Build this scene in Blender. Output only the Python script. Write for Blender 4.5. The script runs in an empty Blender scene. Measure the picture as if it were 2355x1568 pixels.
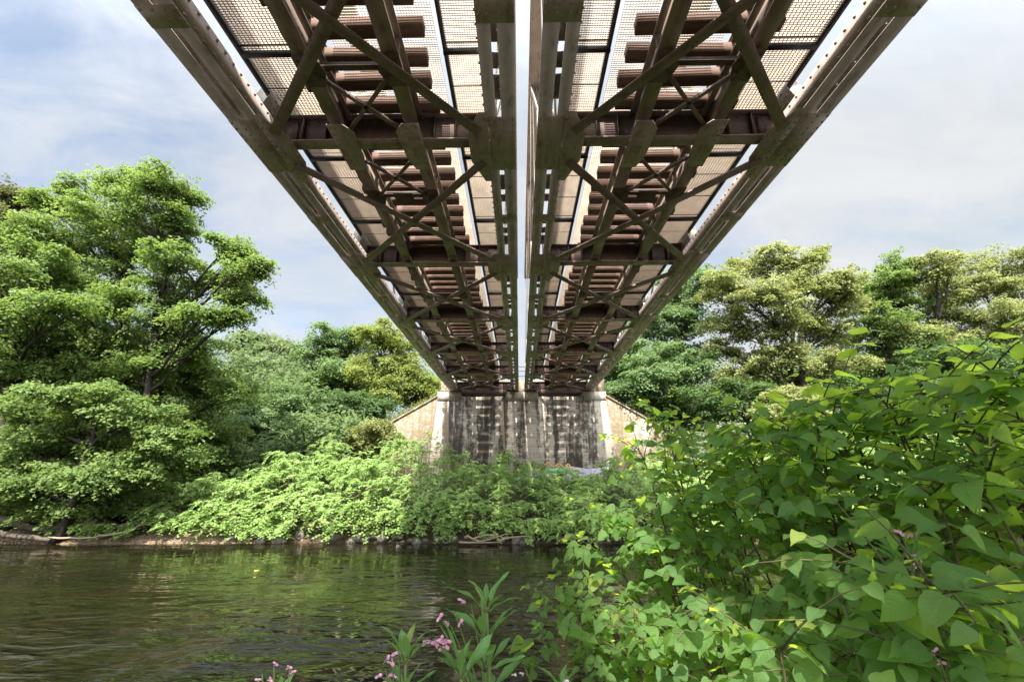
import bpy, math, random
import numpy as np
from mathutils import Vector, Matrix
R = math.radians
SC = bpy.context.scene
COL = SC.collection

# ------------------------------------------------------------------ camera
CAM = np.array([0.0, 0.0, 3.0])
PITCH, YAW = R(16.56), R(0.95)
FPX, CX, CY = 1046.0, 1177.0, 784.0          # focal length and centre in 2354-pixel-wide units
cd = bpy.data.cameras.new('camera'); cam = bpy.data.objects.new('camera', cd); COL.objects.link(cam)
cam.location = CAM; cam.rotation_euler = (math.pi/2 + PITCH, 0, YAW)
cd.sensor_width = 36; cd.lens = 36*FPX/2354; cd.clip_start = 0.05; cd.clip_end = 3000
SC.camera = cam
_Rm = np.array(Matrix.Rotation(YAW, 3, 'Z') @ Matrix.Rotation(math.pi/2 + PITCH, 3, 'X'))

# ------------------------------------------------------------------ exposure, sun, sky
SC.view_settings.view_transform = 'Standard'; SC.view_settings.look = 'None'
SC.view_settings.exposure = 1.9; SC.view_settings.gamma = 1
SUN_EL, SUN_AZ = R(52), R(183.5)               # azimuth clockwise from +Y: behind the camera, a little to the left
sd = bpy.data.lights.new('sun', 'SUN'); sun = bpy.data.objects.new('sun', sd); COL.objects.link(sun)
sd.energy = 4.3; sd.angle = R(0.8); sd.color = (1, 0.93, 0.82)
sdir = Vector((math.sin(SUN_AZ)*math.cos(SUN_EL), math.cos(SUN_AZ)*math.cos(SUN_EL), math.sin(SUN_EL)))
sun.rotation_euler = sdir.to_track_quat('Z', 'Y').to_euler()
sun.location = (-30, -60, 80)

class NT:
    """tiny node-tree helper"""
    def __init__(s, tree): s.t = tree; tree.nodes.clear()
    def n(s, typ, ins=None, **kw):
        nd = s.t.nodes.new(typ)
        for k, v in kw.items(): setattr(nd, k, v)
        for k, v in (ins or {}).items():
            if isinstance(v, bpy.types.NodeSocket): s.t.links.new(v, nd.inputs[k])
            else: nd.inputs[k].default_value = v
        return nd
    def math(s, op, a, b=0.0, c=0.0, clamp=False):
        return s.n('ShaderNodeMath', {0: a, 1: b, 2: c}, operation=op, use_clamp=clamp).outputs[0]
    def vmul(s, v, m): return s.n('ShaderNodeVectorMath', {0: v, 1: m}, operation='MULTIPLY').outputs[0]
    def noise(s, vec, scale, detail=4, rough=.55, dist=0.0):
        return s.n('ShaderNodeTexNoise', {'Vector': vec, 'Scale': scale, 'Detail': detail, 'Roughness': rough, 'Distortion': dist}).outputs[0]
    def ramp(s, fac, stops):
        nd = s.n('ShaderNodeValToRGB', {'Fac': fac}); cr = nd.color_ramp
        while len(cr.elements) < len(stops): cr.elements.new(0.5)
        for e, (p, c) in zip(cr.elements, stops):
            e.position = p; e.color = (c, c, c, 1) if isinstance(c, (int, float)) else (*c, 1)
        return nd.outputs[0]
    def mix(s, fac, a, b, mode='MIX'):
        nd = s.n('ShaderNodeMix', data_type='RGBA', blend_type=mode)
        for i, v in ((0, fac), (6, a), (7, b)):
            if isinstance(v, bpy.types.NodeSocket): s.t.links.new(v, nd.inputs[i])
            else: nd.inputs[i].default_value = v if i == 0 else ((*v, 1) if len(v) == 3 else v)
        return nd.outputs[2]

world = bpy.data.worlds.new('World'); SC.world = world; world.use_nodes = True
w = NT(world.node_tree)
sky = w.n('ShaderNodeTexSky', sky_type='NISHITA', sun_disc=False, sun_elevation=SUN_EL, sun_rotation=SUN_AZ, air_density=1.0, dust_density=1.0, ozone_density=1.0)
tc = w.n('ShaderNodeTexCoord').outputs['Generated']
sx = w.n('ShaderNodeSeparateXYZ', {0: tc})
dz = w.math('ADD', w.math('MAXIMUM', sx.outputs[2], 0.0), 0.18)
pl = w.n('ShaderNodeCombineXYZ', {0: w.math('DIVIDE', sx.outputs[0], dz), 1: w.math('DIVIDE', sx.outputs[1], dz), 2: 0.0}).outputs[0]
rot = w.n('ShaderNodeMapping', {'Vector': pl, 'Rotation': (0, 0, R(-24)), 'Scale': (0.95, 1.35, 1)}).outputs[0]
c1 = w.noise(rot, 0.9, 9, .6, .5)
c2 = w.noise(w.n('ShaderNodeMapping', {'Vector': rot, 'Location': (3.1, 7.7, 0)}).outputs[0], 3.4, 8, .62, .8)
cl = w.math('ADD', w.math('MULTIPLY', c1, .72), w.math('MULTIPLY', c2, .36))
side = w.math('MULTIPLY', sx.outputs[0], .16)      # the veil is thicker to the right of the bridge
cl = w.math('ADD', cl, side)
fac = w.ramp(cl, [(0.33, 0.30), (0.47, 0.74), (0.60, 0.98)])
shade = w.noise(rot, 1.7, 6, .6, .6)
ccol = w.ramp(shade, [(0.30, (0.60, 0.68, 0.745)), (0.52, (0.76, 0.785, 0.81)), (0.70, (0.85, 0.86, 0.87))])
b1 = w.n('ShaderNodeBackground', {'Color': sky.outputs[0], 'Strength': 0.068})
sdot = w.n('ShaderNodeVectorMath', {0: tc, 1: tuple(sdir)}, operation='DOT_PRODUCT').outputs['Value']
sky_fill = w.math('POWER', w.math('MAXIMUM', sdot, 0.0), 2.0)     # thin cloud boosted towards the sun, out of view, as added fill light
b2 = w.n('ShaderNodeBackground', {'Color': ccol, 'Strength': w.math('ADD', w.math('MULTIPLY', sky_fill, 2.6), 0.285)})
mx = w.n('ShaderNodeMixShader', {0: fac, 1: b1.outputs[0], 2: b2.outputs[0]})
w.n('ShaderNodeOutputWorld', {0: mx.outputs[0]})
SC.cycles.max_bounces = 7; SC.cycles.diffuse_bounces = 4; SC.cycles.transparent_max_bounces = 8
SC.cycles.caustics_reflective = False; SC.cycles.caustics_refractive = False
SC.cycles.sample_clamp_indirect = 6

# ------------------------------------------------------------------ helpers
def ray(px, py):
    d = _Rm @ np.array([(px-CX)/FPX, -(py-CY)/FPX, -1.0]); return d
def P(px, py, Y):
    """point of the place seen at (px, py) that lies Y metres ahead"""
    d = ray(px, py); return CAM + d*(Y/d[1])
def depth(Y, z): return Y*math.cos(PITCH) + (z-CAM[2])*math.sin(PITCH)

WL = {}
def _wl(o): return WL.get(o.name, np.zeros(3)) if o else np.zeros(3)
def tag(o, label=None, cat=None, group=None, kind=None):
    if label: o['label'] = label
    if cat: o['category'] = cat
    if group: o['group'] = group
    if kind: o['kind'] = kind
    return o
def thing(name, loc, label, cat, group=None):
    o = bpy.data.objects.new(name, None); COL.objects.link(o); o.location = loc; o.empty_display_size = .3
    WL[o.name] = np.array(loc, float); return tag(o, label, cat, group)
def link(name, me, loc, parent=None):
    o = bpy.data.objects.new(name, me); COL.objects.link(o)
    loc = np.array(loc, float); o.location = loc - _wl(parent)
    if parent: o.parent = parent
    WL[o.name] = loc; return o
def npmesh(name, V, F, mat, parent=None, uv=None, tint=None, smooth=False, origin=None):
    """V (n,3); F list of index arrays of one width each"""
    V = np.asarray(V, np.float64)
    org = np.array(origin, float) if origin is not None else (V.min(0)+V.max(0))/2
    Fs = F if isinstance(F, list) else [F]
    me = bpy.data.meshes.new(name)
    me.vertices.add(len(V)); me.vertices.foreach_set('co', (V-org).astype(np.float32).ravel())
    idx = np.concatenate([f.ravel() for f in Fs]).astype(np.int32)
    sizes = np.concatenate([np.full(len(f), f.shape[1], np.int32) for f in Fs])
    st = np.concatenate([[0], np.cumsum(sizes)[:-1]]).astype(np.int32)
    me.loops.add(len(idx)); me.loops.foreach_set('vertex_index', idx)
    me.polygons.add(len(sizes)); me.polygons.foreach_set('loop_start', st)
    me.update(calc_edges=True)
    if smooth: me.polygons.foreach_set('use_smooth', np.ones(len(sizes), bool))
    if uv is not None:
        l = me.uv_layers.new(name='UVMap'); l.data.foreach_set('uv', np.asarray(uv, np.float32)[idx].ravel())
    if tint is not None:
        a = me.attributes.new('tint', 'FLOAT', 'FACE'); a.data.foreach_set('value', np.asarray(tint, np.float32))
    me.materials.append(mat)
    return link(name, me, org, parent)

class MB:
    """collects boxes, plates, beams, tubes and rivets and links them as one mesh object"""
    def __init__(s, mx=None): s.v = []; s.f = {}; s.n = 0; s.mx = mx      # mx: mapping of points (for the mirrored span)
    def add(s, V, F):
        V = np.asarray(V, float)
        if s.mx is not None: V = s.mx(V)
        for f in F: s.f.setdefault(len(f), []).append([i+s.n for i in f])
        s.v.append(V); s.n += len(V)
    def hexa(s, c8): s.add(c8, [(0,1,2,3),(7,6,5,4),(0,4,5,1),(1,5,6,2),(2,6,7,3),(3,7,4,0)])
    def box(s, x0, x1, y0, y1, z0, z1):
        s.hexa([(x0,y0,z0),(x0,y1,z0),(x1,y1,z0),(x1,y0,z0),(x0,y0,z1),(x0,y1,z1),(x1,y1,z1),(x1,y0,z1)])
    def beam(s, p0, p1, wd, ht, up=(0,0,1), roll=0.0):
        p0 = np.array(p0, float); p1 = np.array(p1, float); d = p1-p0; d /= np.linalg.norm(d)
        sd_ = np.cross(d, up); sd_ /= np.linalg.norm(sd_); u = np.cross(sd_, d)
        a, b = sd_*wd/2, u*ht/2
        s.hexa([p0-a-b, p1-a-b, p1+a-b, p0+a-b, p0-a+b, p1-a+b, p1+a+b, p0+a+b])
    def prism(s, poly, z0, z1):
        """horizontal polygon between two heights"""
        n = len(poly); V = [(x, y, z0) for x, y in poly]+[(x, y, z1) for x, y in poly]
        s.add(V, [tuple(range(n))[::-1], tuple(range(n, 2*n))]+[(i, (i+1) % n, (i+1) % n+n, i+n) for i in range(n)])
    def vprism(s, poly, x0, x1):
        """polygon in the (y, z) plane between two x"""
        n = len(poly); V = [(x0, y, z) for y, z in poly]+[(x1, y, z) for y, z in poly]
        s.add(V, [tuple(range(n)), tuple(range(n, 2*n))[::-1]]+[(i+n, (i+1) % n+n, (i+1) % n, i) for i in range(n)])
    def rivet(s, c, nrm, r=.031, h=.026):
        nrm = np.array(nrm, float); a = np.array([1, 0, 0]) if abs(nrm[0]) < .9 else np.array([0, 1, 0])
        u = np.cross(nrm, a); u /= np.linalg.norm(u); v = np.cross(nrm, u); c = np.array(c, float)
        A = [c+r*(u*math.cos(t)+v*math.sin(t)) for t in np.arange(6)*math.pi/3]
        B = [c+nrm*h+.55*r*(u*math.cos(t)+v*math.sin(t)) for t in np.arange(6)*math.pi/3]
        s.add(A+B, [(i, (i+1) % 6, (i+1) % 6+6, i+6) for i in range(6)]+[tuple(range(6, 12))])
    def tube(s, pts, rad, n=6):
        pts = np.asarray(pts, float); m = len(pts); rad = np.broadcast_to(rad, (m,))
        T = np.gradient(pts, axis=0); T /= np.linalg.norm(T, axis=1)[:, None]+1e-9
        ref = np.array([.31, .17, .93]) if abs(T[0] @ np.array([.31, .17, .93])) < .9 else np.array([1., 0, 0])
        U = np.cross(T, ref); U /= np.linalg.norm(U, axis=1)[:, None]+1e-9; W = np.cross(T, U)
        a = np.arange(n)*2*math.pi/n
        V = (pts[:, None]+rad[:, None, None]*(np.cos(a)[None, :, None]*U[:, None]+np.sin(a)[None, :, None]*W[:, None])).reshape(-1, 3)
        F = [(i*n+j, i*n+(j+1) % n, (i+1)*n+(j+1) % n, (i+1)*n+j) for i in range(m-1) for j in range(n)]
        F += [tuple(range(n))[::-1], tuple(range((m-1)*n, m*n))]
        s.add(V, F)
    def build(s, name, mat, parent=None, smooth=False, origin=None):
        V = np.concatenate(s.v); F = [np.array(f) for f in s.f.values()]
        return npmesh(name, V, F, mat, parent, smooth=smooth, origin=origin)

def nz(v): return v/(np.linalg.norm(v)+1e-9)
def curve(p0, p1, p2, n):
    t = np.linspace(0, 1, n)[:, None]; p0, p1, p2 = (np.asarray(q, float) for q in (p0, p1, p2))
    return (1-t)**2*p0+2*t*(1-t)*p1+t*t*p2

# ------------------------------------------------------------------ materials
MATS = {}
def mat(name):
    m = bpy.data.materials.new(name); m.use_nodes = True; return m, NT(m.node_tree)
def out(nt, sh): nt.n('ShaderNodeOutputMaterial', {0: sh})
def steel(name, a, b, rust, rough=.62, spec=.35):
    m, t = mat(name); pos = t.n('ShaderNodeNewGeometry').outputs['Position']
    n1 = t.noise(pos, 2.3, 6, .65); n2 = t.noise(t.vmul(pos, (1.6, .7, .7)), 3.2, 5, .6); n3 = t.noise(pos, 45, 3, .6)
    c = t.mix(t.ramp(n1, [(.35, 0.0), (.65, 1.0)]), a, b)
    c = t.mix(t.ramp(n2, [(.52, 0.0), (.74, .75)]), c, rust)
    c = t.mix(t.math('MULTIPLY', n3, .28), c, tuple(q*.45 for q in a))
    bp = t.n('ShaderNodeBump', {'Strength': .25, 'Distance': .01, 'Height': n3})
    p = t.n('ShaderNodeBsdfPrincipled', {'Base Color': c, 'Roughness': t.ramp(n1, [(.3, rough-.12), (.7, rough+.15)]), 'Specular IOR Level': spec, 'Normal': bp.outputs[0]})
    out(t, p.outputs[0]); MATS[name] = m
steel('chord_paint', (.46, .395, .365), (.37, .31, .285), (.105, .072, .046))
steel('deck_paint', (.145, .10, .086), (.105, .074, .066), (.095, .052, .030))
steel('brace_paint', (.235, .172, .152), (.175, .128, .113), (.100, .056, .034))
steel('flange_paint', (.36, .29, .25), (.27, .215, .185), (.095, .062, .040))
steel('edge_paint', (.035, .033, .034), (.025, .024, .025), (.050, .036, .028))
steel('grating_steel', (.47, .39, .31), (.38, .31, .245), (.36, .275, .20), .6, .3)
steel('rail_steel', (.12, .075, .05), (.09, .055, .04), (.13, .07, .035))
steel('plate_paint', (.42, .40, .36), (.34, .32, .29), (.24, .19, .14))

def wood(name, a, b, sc=(1.2, 4, 4)):
    m, t = mat(name); pos = t.n('ShaderNodeTexCoord').outputs['Object']
    n = t.noise(t.vmul(pos, sc), 2.2, 6, .6, .4); n2 = t.noise(pos, 3, 3, .5)
    c = t.mix(t.ramp(n, [(.3, 0.0), (.7, 1.0)]), a, b); c = t.mix(t.math('MULTIPLY', n2, .4), c, tuple(q*.5 for q in a))
    bp = t.n('ShaderNodeBump', {'Strength': .5, 'Distance': .01, 'Height': n})
    p = t.n('ShaderNodeBsdfPrincipled', {'Base Color': c, 'Roughness': .8, 'Specular IOR Level': .2, 'Normal': bp.outputs[0]}); out(t, p.outputs[0]); MATS[name] = m
wood('sleeper_wood', (.19, .122, .092), (.115, .072, .055))
wood('driftwood', (.115, .092, .068), (.06, .049, .037), (6, 6, 6))
wood('bark', (.036, .030, .023), (.018, .015, .012), (5, 5, 1.2))
wood('twig_wood', (.30, .24, .17), (.18, .14, .10), (6, 6, 6))

def leafmat(name, a, b, tr, fac=.40, rough=.55, spec=.22, veins=None):
    m, t = mat(name)
    tn = t.n('ShaderNodeAttribute', attribute_name='tint').outputs['Fac']
    c = t.mix(tn, a, b); trc = t.mix(tn, tr, tuple(q*1.25 for q in tr)); nrm = None
    if veins:
        uv = t.n('ShaderNodeUVMap', uv_map='UVMap').outputs[0]; s = t.n('ShaderNodeSeparateXYZ', {0: uv})
        av = t.math('ABSOLUTE', t.math('SUBTRACT', s.outputs[1], .5))
        mid = t.ramp(av, [(.012, 1.0), (.032, 0.0)])
        ph = t.math('FRACT', t.math('MULTIPLY', t.math('SUBTRACT', s.outputs[0], t.math('MULTIPLY', av, veins[1])), veins[2]))
        lat = t.ramp(t.math('ABSOLUTE', t.math('SUBTRACT', ph, .5)), [(.03, .55), (.11, 0.0)])
        v = t.math('MAXIMUM', mid, lat); big = t.noise(t.n('ShaderNodeNewGeometry').outputs['Position'], 28, 3, .6)
        c = t.mix(t.math('MULTIPLY', v, .6), c, veins[0]); c = t.mix(t.math('MULTIPLY', big, .35), c, tuple(q*.55 for q in a))
        sp_ = t.noise(t.n('ShaderNodeNewGeometry').outputs['Position'], 60, 2, .5); sq_ = t.noise(t.n('ShaderNodeNewGeometry').outputs['Position'], 5, 2, .5)
        c = t.mix(t.math('MULTIPLY', t.ramp(sp_, [(.66, 0.0), (.70, 1.0)]), t.ramp(sq_, [(.48, 0.0), (.58, .8)])), c, (.16, .10, .035))
        c = t.mix(t.ramp(tn, [(.955, 0.0), (.97, .75)]), c, (.17, .20, .04))
        trc = t.mix(t.math('MULTIPLY', lat, .5), trc, tuple(q*.45 for q in tr))
        puff = t.math('ABSOLUTE', t.math('SUBTRACT', ph, .5))
        bp = t.n('ShaderNodeBump', {'Strength': .35, 'Distance': .004, 'Height': t.math('ADD', puff, t.math('MULTIPLY', big, .6))}); nrm = bp.outputs[0]
    ins = {'Base Color': c, 'Roughness': rough, 'Specular IOR Level': spec}
    if nrm: ins['Normal'] = nrm
    p = t.n('ShaderNodeBsdfPrincipled', ins); q = t.n('ShaderNodeBsdfTranslucent', {'Color': trc})
    out(t, t.n('ShaderNodeMixShader', {0: fac, 1: p.outputs[0], 2: q.outputs[0]}).outputs[0]); MATS[name] = m
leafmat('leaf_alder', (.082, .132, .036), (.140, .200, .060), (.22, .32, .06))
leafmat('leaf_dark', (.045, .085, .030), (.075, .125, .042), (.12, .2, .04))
leafmat('leaf_wood', (.052, .090, .030), (.120, .165, .058), (.16, .24, .06))
leafmat('leaf_olive', (.060, .070, .024), (.090, .095, .034), (.14, .15, .04))
leafmat('leaf_willow', (.120, .155, .085), (.160, .190, .100), (.20, .25, .10))
leafmat('leaf_acacia', (.115, .155, .040), (.175, .215, .055), (.28, .33, .06))
leafmat('leaf_lime', (.105, .145, .045), (.29, .305, .12), (.28, .31, .09))
leafmat('leaf_maple', (.085, .140, .055), (.135, .200, .080), (.18, .28, .08))
leafmat('leaf_elder', (.110, .150, .085), (.260, .280, .190), (.20, .25, .12))
leafmat('leaf_shrub', (.140, .165, .055), (.200, .220, .080), (.26, .28, .06))
leafmat('leaf_bank', (.140, .230, .064), (.210, .305, .092), (.34, .48, .09))
leafmat('leaf_knotweed', (.056, .122, .044), (.100, .178, .054), (.56, .80, .075), .52, .56, .22, ((.16, .26, .07), .55, 7.0))
leafmat('leaf_balsam', (.095, .215, .055), (.125, .26, .065), (0.250, 0.432, 0.057), .35, .4, .35, ((.34, .44, .26), .30, 13.0))
leafmat('stem_green', (.095, .125, .040), (.12, .15, .05), (.1, .15, .03), .1)
leafmat('stem_red', (.070, .062, .030), (.10, .075, .04), (.1, .08, .03), .05)
leafmat('petal_pink', (.66, .27, .44), (.78, .50, .62), (.8, .45, .6), .4)
leafmat('petal_white', (.78, .68, .70), (.85, .78, .78), (.8, .7, .7), .4)

def concrete(name, moss=0.0, stain=1.0, pale=1.0):
    m, t = mat(name); pos = t.n('ShaderNodeNewGeometry').outputs['Position']
    base = t.mix(t.noise(pos, 1.3, 6, .6), tuple(q*pale for q in (.55, .48, .40)), tuple(q*pale for q in (.41, .355, .295)))
    brd = t.noise(t.vmul(pos, (.35, .35, 9.0)), 1.3, 6, .65)                  # board-marked courses
    base = t.mix(t.ramp(brd, [(.42, .55), (.56, 0.0)]), base, (.20, .165, .135))
    sz = t.n('ShaderNodeSeparateXYZ', {0: pos}).outputs[2]
    jt = t.math('ABSOLUTE', t.math('SUBTRACT', t.math('FRACT', t.math('MULTIPLY', sz, 1.0/.42)), .5))
    jn = t.noise(t.vmul(pos, (1.2, 1.2, .6)), 2, 4, .6)
    base = t.mix(t.math('MULTIPLY', t.ramp(jt, [(.018, 1.0), (.05, 0.0)]), t.ramp(jn, [(.4, 0.0), (.6, .7)])), base, (.08, .062, .05))
    st = t.noise(t.vmul(pos, (1.15, 1.15, .075)), 1.15, 7, .62, .25)            # run-off streaks from the bearings
    st2 = t.noise(pos, 2.6, 8, .7)
    k = t.math('ADD', t.math('MULTIPLY', st, .70), t.math('MULTIPLY', st2, .42))
    base = t.mix(t.math('MULTIPLY', t.ramp(k, [(.505, 0.0), (.565, .80), (.63, 1.0)]), stain), base, (.026, .021, .016))
    wn = t.noise(t.vmul(pos, (2.3, 2.3, .11)), 1.4, 5, .6)
    base = t.mix(t.ramp(wn, [(.60, 0.0), (.70, .6)]), base, tuple(q*pale for q in (.62, .58, .51)))
    if moss:
        mn = t.noise(t.vmul(pos, (1, 1, 1.2)), 3.4, 9, .72, 1.1); mk = t.noise(pos, .34, 2, .5)
        base = t.mix(t.math('MULTIPLY', t.ramp(mn, [(.455, 0.0), (.50, 1.0)]), t.ramp(mk, [(.33, 0.0), (.45, moss)])), base, (.135, .10, .05))
    fine = t.noise(pos, 22, 5, .65)
    base = t.mix(t.math('MULTIPLY', fine, .35), base, (.16, .135, .11))
    bp = t.n('ShaderNodeBump', {'Strength': .6, 'Distance': .03, 'Height': t.math('ADD', t.math('MULTIPLY', fine, .5), brd)})
    p = t.n('ShaderNodeBsdfPrincipled', {'Base Color': base, 'Roughness': .9, 'Specular IOR Level': .15, 'Normal': bp.outputs[0]}); out(t, p.outputs[0]); MATS[name] = m
concrete('abutment_concrete', 0, 1.0, .95); concrete('wing_concrete', .9, .65, .76); concrete('block_concrete', 0, .35, 1.15)

m, t = mat('ground_soil'); pos = t.n('ShaderNodeNewGeometry').outputs['Position']
g1 = t.noise(pos, .8, 8, .65); g2 = t.noise(pos, 14, 5, .7)
c = t.mix(t.ramp(g1, [(.4, 0.0), (.6, 1.0)]), (.050, .038, .026), (.030, .040, .016))
zz = t.n('ShaderNodeSeparateXYZ', {0: pos}).outputs[2]
c = t.mix(t.ramp(t.math('ADD', zz, t.math('MULTIPLY', g2, .3)), [(.25, 1.0), (.60, 0.0)]), c, (.085, .062, .042))
sxx = t.n('ShaderNodeSeparateXYZ', {0: pos}).outputs[0]
c = t.mix(t.math('MULTIPLY', t.math('LESS_THAN', t.math('ADD', sxx, t.math('MULTIPLY', g1, 4.0)), -9.5), t.ramp(t.math('ADD', zz, t.math('MULTIPLY', g2, .3)), [(.45, 1.0), (.85, 0.0)])), c, (.24, .175, .12))
c = t.mix(t.math('MULTIPLY', g2, .5), c, (.035, .026, .018))
bp = t.n('ShaderNodeBump', {'Strength': .8, 'Distance': .06, 'Height': g2})
out(t, t.n('ShaderNodeBsdfPrincipled', {'Base Color': c, 'Roughness': .95, 'Specular IOR Level': .1, 'Normal': bp.outputs[0]}).outputs[0]); MATS['ground'] = m

m, t = mat('river_water'); pos = t.n('ShaderNodeNewGeometry').outputs['Position']
warp = t.n('ShaderNodeMapping', {'Vector': pos, 'Rotation': (0, 0, R(14)), 'Scale': (.55, 1.25, 1)}).outputs[0]
r0 = t.noise(warp, .42, 1, .5, .6); r1 = t.noise(warp, 1.25, 2, .5, 1.2); r2 = t.noise(warp, 3.6, 2, .55, .8)
sp = t.n('ShaderNodeSeparateXYZ', {0: pos})
near = t.ramp(t.math('MULTIPLY', sp.outputs[1], 1/24.0), [(.34, 1.0), (.47, .36), (.72, .12), (.97, .05)])
patch = t.ramp(t.noise(t.vmul(pos, (.12, .25, 1)), 1.0, 3, .5), [(.40, .35), (.62, 1.6)])
nb = t.math('MULTIPLY', t.math('MULTIPLY', near, 2.0), patch)
hgt = t.math('ADD', t.math('MULTIPLY', t.math('ADD', t.math('MULTIPLY', r1, .15), t.math('MULTIPLY', r2, .030)), nb), t.math('MULTIPLY', r0, .050))
bp = t.n('ShaderNodeBump', {'Strength': 1.0, 'Distance': 1.0, 'Height': hgt})
bed = t.mix(t.ramp(t.noise(pos, .28, 4, .6), [(.4, 0.0), (.65, 1.0)]), (.007, .0085, .0028), (.014, .011, .005))
out(t, t.n('ShaderNodeBsdfPrincipled', {'Base Color': bed, 'Roughness': .02, 'IOR': 1.33, 'Specular IOR Level': .5, 'Normal': bp.outputs[0]}).outputs[0]); MATS['water'] = m

m, t = mat('bank_stone'); pos = t.n('ShaderNodeNewGeometry').outputs['Position']; n = t.noise(pos, 5, 7, .65)
out(t, t.n('ShaderNodeBsdfPrincipled', {'Base Color': t.ramp(n, [(.3, (.05, .043, .036)), (.7, (.17, .15, .125))]), 'Roughness': .85, 'Normal': t.n('ShaderNodeBump', {'Strength': .7, 'Distance': .03, 'Height': n}).outputs[0]}).outputs[0]); MATS['stone'] = m
def paint(name, c, sc=3.0, c2=None):
    m, t = mat(name); pos = t.n('ShaderNodeNewGeometry').outputs['Position']; n = t.noise(pos, sc, 5, .6)
    cc = t.mix(t.ramp(n, [(.42, 0.0), (.58, 1.0)]), c, c2 or tuple(q*.8 for q in c))
    out(t, t.n('ShaderNodeBsdfPrincipled', {'Base Color': cc, 'Roughness': .7}).outputs[0]); MATS[name] = m
paint('graffiti_fill', (.20, .205, .30), 2.6, (.33, .315, .30)); paint('graffiti_line', (.62, .34, .08)); paint('graffiti_green', (.16, .42, .18)); paint('cable_white', (.7, .7, .7)); paint('yellow_leaf', (.45, .28, .04))

# ------------------------------------------------------------------ setting: terrain, river
XG = 0.17                                   # middle of the gap between the two spans
def gh(X, Y):
    X = np.asarray(X, float); Y = np.asarray(Y, float)
    near = np.interp(Y, [-60, 1.6, 2.6, 5.2, 7, 21.4, 22.6, 23.6, 27, 33, 39, 60, 110, 400], [2.5, 1.4, 1.2, -.5, -1, -1, -.25, .25, 1.1, 2.2, 2.9, 4.5, 8, 14])
    near = near+.08*np.sin(X*.9+Y*.7)*np.clip(Y-23, 0, 1)
    beach = np.exp(-((X+21)/7.0)**2)*np.interp(Y, [20, 22.2, 24, 27], [0, .36, .1, 0]); near = near+beach
    slope = np.where((Y > 39.9), 9.9-np.maximum(0, np.abs(X-XG)-6.6)/1.45, -99)
    fill = np.interp(Y, [39.9, 40.0], [-99, 0])
    return np.maximum(near, np.where(Y > 39.9, slope, -99))
gx = np.unique(np.concatenate([np.linspace(-600, -60, 14), np.linspace(-60, 60, 161), np.linspace(60, 600, 14)]))
gy = np.unique(np.concatenate([np.linspace(-120, -5, 12), np.linspace(-5, 45, 140), [39.86, 39.95], np.linspace(45, 110, 30), np.linspace(110, 900, 16)]))
GX, GY = np.meshgrid(gx, gy); GZ = gh(GX, GY); nx = len(gx)
ii = np.arange(len(gy)-1)[:, None]*nx+np.arange(nx-1)[None]; ii = ii.ravel()
tag(npmesh('ground', np.stack([GX, GY, GZ], -1).reshape(-1, 3), np.stack([ii, ii+1, ii+1+nx, ii+nx], 1), MATS['ground'], smooth=True), kind='structure')
tag(npmesh('river', [(-600, 1.5, 0), (600, 1.5, 0), (600, 25, 0), (-600, 25, 0)], np.array([[0, 1, 2, 3]]), MATS['water']), kind='structure')

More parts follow.
